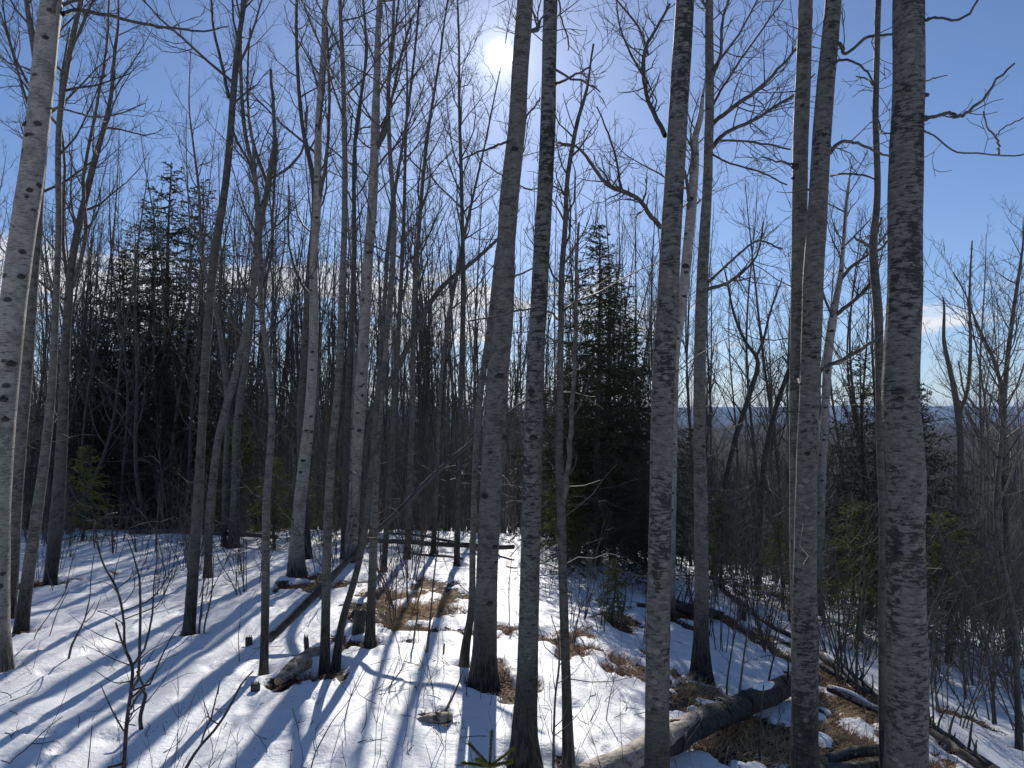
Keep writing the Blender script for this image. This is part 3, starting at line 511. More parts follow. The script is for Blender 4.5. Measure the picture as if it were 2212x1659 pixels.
# ------------------------------------------------------------------ background stand: variants, then individual copies
def stand_variant(seed, H, m, lean, crown_from, count, Lb, dens, fork=False):
    r = RS(seed); n = 30
    t = np.linspace(0, 1, n); ph = r.rand() * 6; bow = r.uniform(-.35, .35)
    P = np.stack([lean * t * H + bow * np.sin(t * 3.1) + .06 * np.sin(t * 11 + ph), .12 * np.sin(t * 7 + ph) + r.uniform(-.03, .03) * t * H, t * (H + .3) - .3], 1)
    R = (0.023 + 0.0021 * H) * (1 - t) ** .85 * (1 + .25 * np.exp(-t * 40)) + .005
    tm = trunk_mesh('trunk', P, R, m, 9, seed, .04, .2); tb = Tubes()
    crown_on(tb, r, P, R, crown_from, .99, count, Lb, dens * 1.0, (26, 62), .0030)
    if fork:
        i = int(n * r.uniform(.42, .6)); d = unit(np.array([r.choice([-1, 1]) * .45, r.normal(0, .2), 1]))
        Q = grow_path(r, P[i], d, H * .42, 9, .07, .08); Rq = np.linspace(R[i] * .75, .006, 9); tb.tube(Q, Rq, 6)
        crown_on(tb, r, Q, Rq, .2, .99, count // 2, Lb * .8, dens, (26, 62), .0030)
    for c in range(10):
        i = r.randint(3, n // 2); a = r.rand() * 6.28; s = np.array([math.cos(a), math.sin(a), r.uniform(-.1, .5)])
        tb.tube(grow_path(r, P[i], s, r.uniform(.2, .8), 5, .2, 0.02), np.linspace(.006, .003, 5), 3)
    return tm, tb.mesh('crown', twig)
VAR = [stand_variant(100 + i, H, m, le, cf, cnt, Lb, de, fk) for i, (H, m, le, cf, cnt, Lb, de, fk) in enumerate([
    (9.5, aspen, .02, .36, 20, 1.7, .72, False), (11, poplar, -.03, .4, 20, 1.9, .7, True), (10, aspen, .06, .42, 18, 1.6, .75, True), (8, poplar, .1, .3, 20, 1.5, .75, False),
    (12, birch, -.01, .45, 20, 1.9, .65, False), (9, poplar, -.07, .38, 18, 1.5, .8, True), (7, poplar, .03, .25, 22, 1.3, .8, False), (10.5, aspen, -.02, .5, 20, 1.7, .7, True),
    (6, poplar, -.05, .25, 20, 1.1, .85, False), (11, poplar, .04, .34, 22, 1.8, .65, True), (8.5, aspen, .0, .3, 22, 1.4, .75, False), (9.5, poplar, .14, .4, 16, 1.5, .7, False)])]
LOWV = [3, 6, 8, 5, 10]
MARKS = [(14, 'the thick left-edge birch'), (56, 'the leaning second aspen from the left'), (107, 'the pale slim aspen with clean stem'), (153, 'the forked dark aspen'), (262, 'the lower left spruce'), (360, 'the tallest thin spruce'),
         (440, 'the dark leaning aspen'), (507, 'the curved slim aspen'), (583, 'the thin crooked aspen'), (672, 'the bright white birch'), (733, 'the left stem of the close pair'), (783, 'the stout black-knotted birch'), (833, 'the slim grey debris-foot aspen'),
         (891, 'the bent pole aspen'), (953, 'the slim aspen with leaning top'), (996, 'the tall straight aspen'), (1042, 'the thin curved companion stem'), (1078, 'the big trunk crossing the sun'), (1156, 'the straight grey black-footed trunk'), (1211, 'the slender blackened stem'),
         (1292, 'the pointed dense spruce'), (1362, 'the shoulder spruce'), (1433, 'the pale spotted trunk'), (1514, 'the aspen with two strong limbs'), (1610, 'the Y-topped slanting sapling'), (1690, 'the slanting bare stem'), (1727, 'the smooth left twin'), (1750, 'the mottled right twin'),
         (1790, 'the pale knotted birch'), (1862, 'the open level-boughed spruce'), (1950, 'the nearest mottled trunk'), (2060, 'the forked small right aspen'), (2172, 'the knobbly right-edge tree')]
USED = {}
def say(what, vx, y, mid):
    """a label of its own for one of many: its look, then what it stands beside"""
    mx, nm = min(MARKS, key=lambda m: abs(m[0] - vx)); d = vx - mx
    side = 'behind' if abs(d) < 9 else ('left of' if d < 0 else 'right of')
    if abs(d) > 90: side = 'well ' + side
    for extra in ('', ', farther back' if y > mid else ', nearer', ', rearmost' if y > mid * 1.25 else ', midway', ', lowest' if y < mid else ', half hidden', ', outermost'):
        l = what + ' ' + side + ' ' + nm + extra
        if len(l.split()) > 16: l = l.replace(' bare', '').replace('the ', '')
        if l not in USED: break
    USED[l] = USED.get(l, 0) + 1; return l
protos = {}
LANES = [(-3.9, .4), (-5.0, .3), (-1.2, .25), (-.2, .22), (.12, .2), (.75, .25), (1.72, .3), (-3.6, .35), (-2.2, .3)]      # gaps in the stand through which sun reaches the clearing
rb = RS(77); placed = [(a, b) for a, b, _ in WELLS]
def place_stand(n, x0, x1, y0, y1, tops, low=False):
    k = 0; tries = 0
    while k < n and tries < n * 30:
        tries += 1
        vx = rb.uniform(x0, x1); y = math.exp(rb.uniform(math.log(y0), math.log(y1))); x = (vx - CX) / F * y
        if any((x - a) ** 2 + (y - b) ** 2 < (.45 if y < 20 else .25) ** 2 for a, b in placed): continue
        if 1035 < vx < 1140 and tops[0] < 300: continue
        if y < 23 and any(abs(x + .012 * y - a) < h for a, h in LANES): continue
        vi = LOWV[rb.randint(len(LOWV))] if low else rb.randint(len(VAR)); g = float(base_ground(x, y))
        H = [9.5, 11, 10, 8, 12, 9, 7, 10.5, 6, 11, 8.5, 9.5][vi]
        want = min(EYE + (HOR - rb.uniform(*tops)) / F * y - g, rb.uniform(8.5, 12.5)); s = np.clip(want / H, .45, 1.35)
        ry = rb.normal(0, .035); H0 = H * s
        lab = say(('short ' if H0 < 6 else 'tall ' if H0 > 9.5 else '') + ('forked ' if vi in (1, 2, 5, 7, 9) else '') + {0: 'grey', 4: 'white', 2: 'pale', 7: 'grey', 10: 'pale'}.get(vi, 'dark') + ' bare tree' + (' leaning' if abs(ry) > .04 or vi in (3, 5, 11) else ''), vx, y, 19 if y0 < 19 else 30)
        grp = 'bare trees of the background stand, ' + ('left half' if vx < 1106 else 'right half')
        if vi not in protos:
            e = empty('aspen_tree', (x, y, g), lab, 'tree'); put('trunk', VAR[vi][0], e); put('crown', VAR[vi][1], e); protos[vi] = e
        else:
            e = copy_thing(protos[vi])
        e.location = (x, y, g); e.rotation_euler = (rb.normal(0, .02), ry, rb.uniform(0, 6.28)); ss = s * rb.uniform(.92, 1.08); e.scale = (ss * .95, ss * .95, s)
        e['label'] = lab; e['group'] = grp; e['category'] = 'tree'
        placed.append((x, y)); k += 1
place_stand(42, -250, 420, 17, 25, (-200, 400))
place_stand(46, 420, 1060, 17.5, 26, (-150, 450))
place_stand(46, -300, 700, 22, 44, (-50, 560))
place_stand(60, 600, 1240, 21, 46, (100, 600))
place_stand(16, 1060, 1460, 14, 24, (250, 600))
place_stand(24, 1240, 1720, 15, 34, (330, 720))
place_stand(8, 1240, 1720, 15, 20, (150, 400))
place_stand(24, 1700, 2500, 12, 26, (420, 800), True)
place_stand(14, 1700, 2500, 24, 44, (600, 860), True)

# ------------------------------------------------------------------ spruces
def spruce_variant(seed, H, Rw, whorls, per, tw, bare=0.15, nl=.022, nd=60, droop=.18, nw=.0045, nm=None, hi=1.0):
    r = RS(seed); t = np.linspace(0, 1, 14)
    P = np.stack([.03 * np.sin(t * 5 + seed), .03 * np.cos(t * 4), t * (H + .25) - .25], 1); R = (.008 * H + .012) * (1 - t) + .004
    tm = trunk_mesh('trunk', P, R, sprucebark, 8, seed, .04, .2); wb = Tubes(); nb = []
    def needle(A, B, cnt):
        d = unit(B - A); u = r.rand(cnt, 1); c = A + (B - A) * u
        s = r.normal(0, 1, (cnt, 3)); s -= (s @ d)[:, None] * d; s /= np.linalg.norm(s, axis=1, keepdims=True)
        e = c + (s * .85 + d * .5) * nl * r.uniform(.7, 1.15, (cnt, 1)); q = np.cross(s, d) * nw
        nb.append(np.stack([c - q + d * .002, c + q, e], 1))
    tot = whorls * per; az = r.rand() * 6.28
    for wi in range(tot):
        f = (wi + r.uniform(-2, 2)) / tot; h = H * (bare + (1 - bare) * max(f, 0) ** .92)
        if h > H * .985: continue
        L = Rw * (1 - h / H) ** .78 * (1 + .25 * math.sin(wi * .37 + seed) + r.normal(0, .12)) + .06; az += 2.39996 + r.normal(0, .3); a = az; l = max(L, .08)
        if r.rand() < .12: l *= .5
        up = .5 * (h / H) ** 2 - droop * (1 - h / H) + r.normal(0, .12)
        d = unit(np.array([math.cos(a), math.sin(a), up + .15])); n = 6; B = [np.array([0, 0, h])]
        for k in range(n - 1):
            d = unit(d + np.array([0, 0, -.10 if k < 3 else .13]) + r.normal(0, .07, 3)); B.append(B[-1] + d * l / (n - 1))
        B = np.array(B); wb.tube(B, np.linspace(.004 + .005 * l, .002, n), 3)
        m = max(4, int(tw * l / Rw * 1.2)); dead = h < H * .2 and r.rand() < .6
        for k in range(m):
            g = (.12 + .88 * k / m) * (n - 1.01); i = int(g); q = B[i] + (B[i + 1] - B[i]) * (g - i); bd = unit(B[i + 1] - B[i])
            sd_ = unit(np.cross(bd, [0, 0, 1])) * (1 if k % 2 else -1); dd = unit(bd * .6 + sd_ * .8 + np.array([0, 0, -.25]) + r.normal(0, .3, 3)); ll = l * r.uniform(.2, .45) * (1.15 - .6 * k / m) + .04
            E = q + dd * ll + np.array([0, 0, -ll * .15]); wb.tube([q, (q + E) / 2 + np.array([0, 0, .01]), E], [.0035, .003, .0015], 3)
            if not dead: needle(q, E, int(ll * nd * 2.4 * hi) + 3)
        if not dead: needle(B[1], B[-1], int(l * nd * 1.3 * hi)); needle(B[4], B[-1], int(8 * hi))
    needle(np.array([0, 0, H * .9]), np.array([0, 0, H]), int(30 * hi))
    V = np.concatenate(nb).reshape(-1, 3); nt = Tubes(); nt.raw(V, tris=np.arange(len(V)).reshape(-1, 3))
    return tm, wb.mesh('branches', sprucebark), nt.mesh('needles', nm or needles, False)
SPV = {'tall': spruce_variant(201, 7.0, 1.6, 34, 6, 18, .04, nl=.038, nd=50, nw=.008),
       'thin': spruce_variant(202, 6.5, 1.45, 28, 5, 14, .12, nl=.036, nd=36, nw=.008),
       'full': spruce_variant(203, 5.0, 1.35, 26, 7, 17, .04, nl=.036, nd=42, nw=.008),
       'young': spruce_variant(204, 2.2, .62, 14, 6, 10, .06, nl=.022, nd=80, nw=.004, nm=needles_y),
       'sap': spruce_variant(205, .8, .24, 9, 6, 8, .05, nl=.014, nd=190, nw=.0022, nm=needles_y)}
SPH = {'tall': 7.0, 'thin': 6.5, 'full': 5.0, 'young': 2.2, 'sap': .8}
def spruce(kind, vx, y, top, label, widen=1.0, rot=0, base=None, name='spruce_tree', cat='tree', group=None):
    x, yy = hit(vx, base) if base else ((vx - CX) / F * y, y)
    g = float(base_ground(x, yy)); want = ray(vx, top, yy)[2] - g; s = want / SPH[kind]
    e = empty(name, (x, yy, g), label, cat, group)
    for nm_, me in zip(('trunk', 'crown', 'needles'), SPV[kind]):
        put(nm_, me, e)
    # the needles belong to the crown
    ch = list(e.children); cr = [c for c in ch if c.name.startswith('crown')][0]; nd_ = [c for c in ch if c.name.startswith('needles')][0]; nd_.parent = cr
    e.rotation_euler = (0, 0, rot); e.scale = (s * widen, s * widen, s); placed.append((x, yy)); return e
spruce('thin', 360, 23, 350, 'tallest thin spruce of the dark left cluster', 1.37, .5)
spruce('thin', 425, 25, 385, 'dark spruce close to the right of the tallest left spruce', 1.42, 2.1)
spruce('tall', 262, 22, 545, 'lower spruce on the left flank of the left cluster', 1.47, 1.1)
spruce('thin', 318, 26, 420, 'sparse spruce behind the tallest left spruce', 1.37, 3.3)
spruce('tall', 480, 25, 600, 'spruce half hidden behind the dark leaning aspen', 1.2, 4.1)
spruce('full', 405, 20, 680, 'low broad spruce in front of the left cluster', 1.25, 5.3)
spruce('full', 205, 21, 700, 'low spruce with drooping lower boughs at the far left', 1.3, 0.3)
spruce('tall', 1292, 12.6, 478, 'pointed dense spruce standing alone right of centre', 1.3, 1.9)
spruce('tall', 1318, 13.8, 560, 'dense spruce pressed close behind the pointed one', 1.15, 4.3)
spruce('full', 1362, 15.5, 690, 'shorter spruce at the right shoulder of the pointed dense one', 1.0, 2.7)
spruce('full', 1240, 15.0, 800, 'small dark spruce at the left foot of the pointed dense one', .95, 0.7)
spruce('full', 1400, 10.6, 950, 'low dark spruce behind the pale spotted trunk', 1.2, 4.7)
spruce('thin', 1862, 12.6, 742, 'open spruce with level boughs between the twin trunks and the nearest trunk', 1.25, 3.9)
spruce('full', 1988, 12.0, 826, 'spruce peeping out right of the nearest trunk', 1.0, 0.9)
spruce('full', 1940, 13.0, 900, 'spruce mostly hidden by the nearest trunk', 1.1, 2.2)
for args in [('young', 598, 13.0, 985, 'bright green young spruce between the crooked aspen and the white birch', 1.3, .2), ('young', 662, 13.6, 1010, 'young spruce behind the foot of the bright white birch', 1.2, 1.9),
             ('young', 188, 13.5, 960, 'green young spruce low among the poles at far left', 1.3, 2.9), ('young', 520, 17.0, 890, 'young spruce glimpsed behind the straight grey pole', 1.2, 3.4),
             ('young', 1218, 12.0, 985, 'green young spruce between the slender stem and the straight grey trunk', 1.3, 4.4), ('young', 1250, 13.0, 1030, 'young spruce right behind the slender blackened stem', 1.2, 5.4),
             ('young', 1850, 10.4, 1080, 'broad green young spruce left of the bowed stem', 1.9, 1.4), ('young', 2030, 9.8, 1105, 'broad green young spruce right of the nearest trunk', 1.7, 2.5),
             ('young', 1680, 12.0, 1120, 'green young spruce left of the twin trunks', 1.3, 3.6), ('young', 1555, 12.5, 1060, 'young spruce behind the limbed aspen', 1.2, .9), ('young', 740, 14.5, 1010, 'young spruce deep behind the close pair', 1.2, 4.9)]:
    spruce(*args)
spruce('sap', 1325, 0, 1205, 'knee-high green spruce sapling on open snow', .85, .4, base=1345, name='spruce_sapling', cat='sapling')

# ------------------------------------------------------------------ dead tops, shrubs, saplings
def shrub_mesh(seed, H, stems, spread, m, dens=.7, r0=.009, fine=True):
    r = RS(seed); tb = Tubes()
    for s in range(stems):
        a = r.rand() * 6.28; o = np.array([math.cos(a), math.sin(a), 0]) * r.rand() * spread * .25; d = unit(np.array([math.cos(a) * spread, math.sin(a) * spread, 1.6]))
        h = H * r.uniform(.6, 1.05); P = grow_path(r, o - np.array([0, 0, .08]), d, h, 9, .07, .06); tb.tube(P, np.linspace(r0 * r.uniform(.6, 1.1), .0018, 9), 4)
        for c in range(int(6 * dens * H) + 2):
            f = r.uniform(.25, .98) * 7.9; i = int(f); dd = side_dir(r, unit(P[i + 1] - P[i]), math.radians(r.uniform(25, 50)))
            branch(tb, r, P[i], dd, h * r.uniform(.12, .32), .0035, 2 if fine else 3, 3, dens, .0016, .12)
    return tb.mesh('stems', m)
SHV = [shrub_mesh(300 + i, H, n, sp, m) for i, (H, n, sp, m) in enumerate([(1.9, 5, .35, twig), (1.3, 6, .5, twig), (2.4, 7, .4, twig), (.8, 4, .5, redtwig), (1.6, 3, .3, twig), (2.8, 6, .5, twig)])]
SHH = [1.9, 1.3, 2.4, .8, 1.6, 2.8]
shp = {}
def shrubs(n, x0, x1, v0, v1, kinds, label, seed, smin=.7, smax=1.2):
    r = RS(seed); k = 0
    for _ in range(n * 20):
        if k >= n: break
        vx, vy = r.uniform(x0, x1), r.uniform(v0, v1); x, y = hit(vx, vy)
        if any((x - a) ** 2 + (y - b) ** 2 < .12 for a, b in placed): continue
        vi = kinds[r.randint(len(kinds))]
        if vi not in shp: o = put('bare_shrub', SHV[vi]); shp[vi] = o
        else: o = shp[vi].copy(); C.objects.link(o)
        s = r.uniform(smin, smax); o.location = (x, y, gz(x, y)); o.scale = (s, s, s); o.rotation_euler = (r.normal(0, .08), r.normal(0, .08), r.rand() * 6.28)
        tag(o, say(label + (' tall' if SHH[vi] * s > 1.8 else ' knee-high' if SHH[vi] * s < .9 else ' waist-high') + ' shrub', vx, y, 10), 'shrub', label + ' shrubs of the ' + ('left' if vx < 1106 else 'right')); placed.append((x, y)); k += 1
shrubs(16, 100, 560, 1165, 1300, [0, 1, 3, 4], 'thin bare', 1, .6, 1.0)
shrubs(6, 90, 260, 1165, 1200, [3], 'reddish low', 11, 1.0, 1.7)
shrubs(3, 60, 150, 1240, 1262, [3], 'reddish low', 12, .6, .9)
shrubs(4, 820, 880, 1300, 1350, [3], 'reddish thin', 13, 1.0, 1.5)
shrubs(12, 560, 900, 1175, 1300, [0, 1, 2, 4], 'wispy bare', 2, .6, 1.0)
shrubs(8, 1170, 1420, 1245, 1420, [1, 3, 4], 'thin bare', 3, .5, .9)
shrubs(18, 1470, 1730, 1250, 1420, [0, 1, 2, 4], 'twiggy bare', 4, .7, 1.1)
shrubs(14, 1770, 1900, 1290, 1500, [0, 1, 2, 4, 5], 'upright bare', 5, .7, 1.1)
shrubs(34, 1990, 2260, 1330, 1600, [0, 1, 2, 4, 5], 'branching bare', 6, .7, 1.15)
def brush_far(n, x0, x1, y0, y1, label, seed, smin, smax):
    r = RS(seed)
    for _ in range(n):
        vx, y = r.uniform(x0, x1), r.uniform(y0, y1); x = (vx - CX) / F * y; vi = [2, 5, 0][r.randint(3)]
        if vi not in shp: o = put('bare_shrub', SHV[vi]); shp[vi] = o
        else: o = shp[vi].copy(); C.objects.link(o)
        s = r.uniform(smin, smax); o.location = (x, y, float(base_ground(x, y))); o.scale = (s, s, s); o.rotation_euler = (0, 0, r.rand() * 6.28); tag(o, say(label + (' spreading' if vi == 0 else ' many-stemmed' if vi == 2 else ' broom-like') + ' shrub', vx, y, 20), 'shrub', 'tall bare shrubs beyond the snow crest, ' + ('left' if vx < 1106 else 'right'))
brush_far(60, 1420, 2300, 14, 28, 'far bare', 21, 1.1, 1.9)
brush_far(60, -100, 1200, 14, 26, 'far bare', 22, .9, 1.6)

def sapling(label, path, depth=None, base=None, sides=5, twigs=(), m=twig, seed=0, name='bare_sapling', cat='sapling', auto=0, group=None):
    """thin stem drawn through photo points; twigs are further polylines (own parts)"""
    r = RS(seed)
    if depth is None: depth = hit(path[0][0], min(path[0][1], 1658))[1]
    def conv(pl, j=0): return np.array([(*ray(x, y, depth + j + .02 * i * (1 if j >= 0 else -1)), wd / 2 / F * depth) for i, (x, y, wd) in enumerate(pl)])
    A = conv(path); g = gz(A[0][0], A[0][1]); root = np.array([A[0][0], A[0][1], g])
    if A[0][2] > g - .02: A = np.vstack([[A[0][0], A[0][1], g - .06, A[0][3]], A])
    e = empty(name, root, label, cat, group); S = spline(A, max(10, len(A) * 4)); tb = Tubes(); tb.tube(S[:, :3] - root, np.maximum(S[:, 3], .0015), 6)
    put('stem', tb.mesh('stem', m), e)
    for k, tw_ in enumerate(twigs):
        Q = spline(conv(tw_, (.03 if k % 2 else -.03)), 9); tb = Tubes(); Q[0, :3] = S[int(np.argmin(np.linalg.norm(S[:, :3] - Q[0, :3], axis=1))), :3]
        tb.tube(Q[:, :3] - root, np.maximum(Q[:, 3], .0011), 5); put('twig', tb.mesh('twig', m), e)
    if auto:
        tb = Tubes()
        for c in range(auto):
            i = r.randint(3, len(S) - 2); d = side_dir(r, unit(S[i + 1, :3] - S[i, :3]), math.radians(r.uniform(30, 55)))
            branch(tb, r, S[i, :3] - root, d, r.uniform(.08, .3), max(.0014, S[i, 3] * .5), 3, 3, 1, .001, .1)
        tag(put('twigs', tb.mesh('twigs', m), e), kind='stuff')
    return e
sapling('tallest foreground bare shrub with many upright forks at lower left', [(268, 1659, 9), (274, 1560, 8), (284, 1480, 7), (286, 1440, 7), (270, 1400, 6), (268, 1350, 5), (255, 1280, 5), (222, 1215, 4), (208, 1170, 3)], depth=3.3, m=shrubm, name='foreground_shrub', cat='shrub', seed=1, auto=14, twigs=[
    [(282, 1500, 6), (296, 1480, 6), (300, 1440, 6), (302, 1380, 6), (303, 1300, 5), (300, 1240, 4), (288, 1200, 3), (276, 1165, 2)], [(300, 1440, 5), (318, 1380, 5), (330, 1320, 4), (332, 1260, 3), (340, 1200, 2), (336, 1140, 2)],
    [(276, 1545, 6), (300, 1500, 5), (312, 1490, 5), (304, 1470, 4), (296, 1450, 4)], [(316, 1500, 5), (335, 1450, 4), (358, 1400, 3), (390, 1350, 2), (405, 1340, 2)], [(268, 1400, 4), (258, 1370, 4), (250, 1345, 4)], [(303, 1310, 3), (330, 1290, 3), (360, 1250, 2), (380, 1215, 2)],
    [(255, 1280, 3), (236, 1262, 2), (215, 1255, 2)], [(270, 1350, 3), (240, 1330, 2), (210, 1320, 2)], [(268, 1650, 7), (232, 1658, 5)], [(288, 1470, 4), (250, 1475, 2), (205, 1448, 2)], [(270, 1585, 4), (240, 1530, 3), (218, 1480, 2)], [(300, 1240, 2), (318, 1200, 2), (320, 1165, 1.5)],
    [(330, 1320, 3), (352, 1290, 2), (372, 1240, 1.5)], [(262, 1310, 2.5), (290, 1270, 2), (285, 1225, 1.5)]])
sapling('short dead snag stem standing in the tallest foreground shrub', [(305, 1578, 9), (303, 1550, 8), (310, 1520, 8), (314, 1500, 7), (305, 1488, 5)], m=deadw, cat='shrub', seed=2)
sapling('knobbly leaning forked twig at the bottom, left of the trunk shadows', [(402, 1659, 7), (430, 1615, 6), (465, 1575, 6), (500, 1520, 5), (520, 1480, 4), (546, 1450, 3)], depth=3.0, m=shrubm, seed=3, twigs=[[(430, 1615, 4), (447, 1570, 4), (455, 1555, 4), (463, 1520, 3), (470, 1495, 3), (475, 1470, 2), (471, 1500, 2)], [(455, 1560, 3), (445, 1530, 2), (440, 1515, 2)], [(463, 1530, 2), (480, 1540, 2)]])
sapling('small forked twig in snow near the left shadow bands', [(147, 1430, 5), (155, 1395, 5), (168, 1368, 4), (180, 1345, 3), (190, 1310, 3), (194, 1290, 2), (196, 1250, 2), (203, 1200, 1.5)], seed=4, twigs=[[(178, 1350, 2.5), (200, 1330, 2), (218, 1290, 1.5)], [(183, 1335, 2), (205, 1300, 1.5)]])
sapling('thin forked weed stem at the bottom between shadows', [(672, 1659, 3), (680, 1630, 3), (700, 1590, 3), (720, 1555, 2), (745, 1525, 1.5), (790, 1450, 1.2)], m=twig, seed=5, depth=3.2, twigs=[[(682, 1628, 2), (678, 1600, 2), (700, 1575, 1.5)], [(650, 1659, 2), (655, 1645, 1.5)]])
sapling('slim dark sapling beside the slender blackened stem', [(1195, 1659, 6), (1196, 1600, 6), (1200, 1500, 5), (1208, 1430, 5), (1206, 1380, 3), (1190, 1330, 2)], m=limb, seed=6, depth=3.5, auto=10)
sapling('straight thin stem rising past the straw grass', [(922, 1415, 6), (925, 1380, 6), (930, 1330, 4), (937, 1250, 4), (945, 1180, 3), (952, 1110, 3)], m=limb, seed=7, auto=6, twigs=[[(926, 1375, 4), (935, 1350, 3), (938, 1335, 2)]])
sapling('broken upright stick on the snow left of the thin stem', [(892, 1400, 4), (898, 1350, 4), (904, 1320, 3)], seed=8)
sapling('short snapped stick right of the thin stem', [(958, 1415, 5), (960, 1390, 4)], seed=9)
sapling('long leaning whip stem near the left edge shadows', [(73, 1385, 2), (105, 1330, 2), (140, 1280, 2), (150, 1250, 1.5)], seed=10)
sapling('leaning whip stem right of the long one at left', [(105, 1380, 2), (125, 1320, 2), (148, 1275, 1.5)], seed=11)
sapling('thin curved whip at the lower left corner', [(22, 1650, 2.5), (60, 1615, 2.5), (100, 1575, 2), (135, 1548, 1.5)], seed=12)
sapling('broken straight straw stem below the forked shrub', [(190, 1659, 2.5), (195, 1610, 2), (199, 1565, 1.5)], seed=13, depth=3.4)
sapling('dark stake-like stem on the snow right of the centre', [(1642, 1659, 5), (1500, 1300, 5)][:1] + [(1640, 1600, 5), (1644, 1540, 4), (1650, 1480, 3)], seed=14, depth=4.9, m=limb)
for i, (bx, by, tx, ty, wd, lab) in enumerate([(100, 1180, 96, 1050, 3, 'thin whip stem near the forked dark aspen'), (243, 1195, 243, 1090, 4, 'upright twig stem behind the tall foreground shrub'), (336, 1195, 345, 1060, 4, 'upright twig stem left of the dark leaning aspen'), (430, 1366, 440, 1250, 5, 'thin side stem at the foot of the dark leaning aspen'), (440, 1370, 462, 1200, 4, 'second thin side stem at the foot of the dark leaning aspen'),
        (517, 1430, 520, 1330, 2, 'fine whip between stump and leaning aspen'), (840, 1490, 880, 1410, 2.5, 'fine twig lying low on snow in the middle'), (744, 1555, 785, 1445, 3, 'thin stem standing in the snow left of the middle'), (894, 1500, 897, 1480, 3, 'short stick by the weed heads in the middle'), (1010, 1520, 1018, 1450, 3, 'short stick before the big centre-left trunk'),
        (1275, 1560, 1300, 1500, 2, 'tiny twig between the slender stem and the log'), (1310, 1560, 1335, 1440, 2.5, 'fine tall whip left of the pale spotted trunk'), (1595, 1550, 1625, 1300, 5, 'dark straight stake stem in the shaded snow'), (1570, 1490, 1590, 1280, 4, 'thin stem left of the dark straight stake'), (1660, 1480, 1690, 1330, 4, 'leaning thin stem above the birch log'), (1340, 1350, 1352, 1250, 3, 'thin stem by the knee-high spruce sapling'),
        (1100, 1330, 1106, 1200, 3, 'thin stem seen between the two big centre trunks'), (1240, 1400, 1262, 1270, 3, 'thin stem right of the slender blackened trunk'), (2000, 1480, 2030, 1250, 5, 'thin upright stem at right before the brush'), (2085, 1500, 2080, 1280, 6, 'dark upright stem in the right brush'), (2150, 1560, 2120, 1300, 6, 'leaning dark stem in the right brush'), (1850, 1500, 1868, 1250, 6, 'upright stem left of the bowed stem'), (1820, 1470, 1812, 1230, 5, 'upright stem over the dead logs')]):
    mx, my = (bx + tx) / 2 + RS(i).uniform(-6, 6), (by + ty) / 2
    sapling(lab, [(bx, by, wd), (mx, my, wd * .8), (tx, ty, wd * .4)], seed=40 + i, auto=5, m=twig if i % 3 else limb)

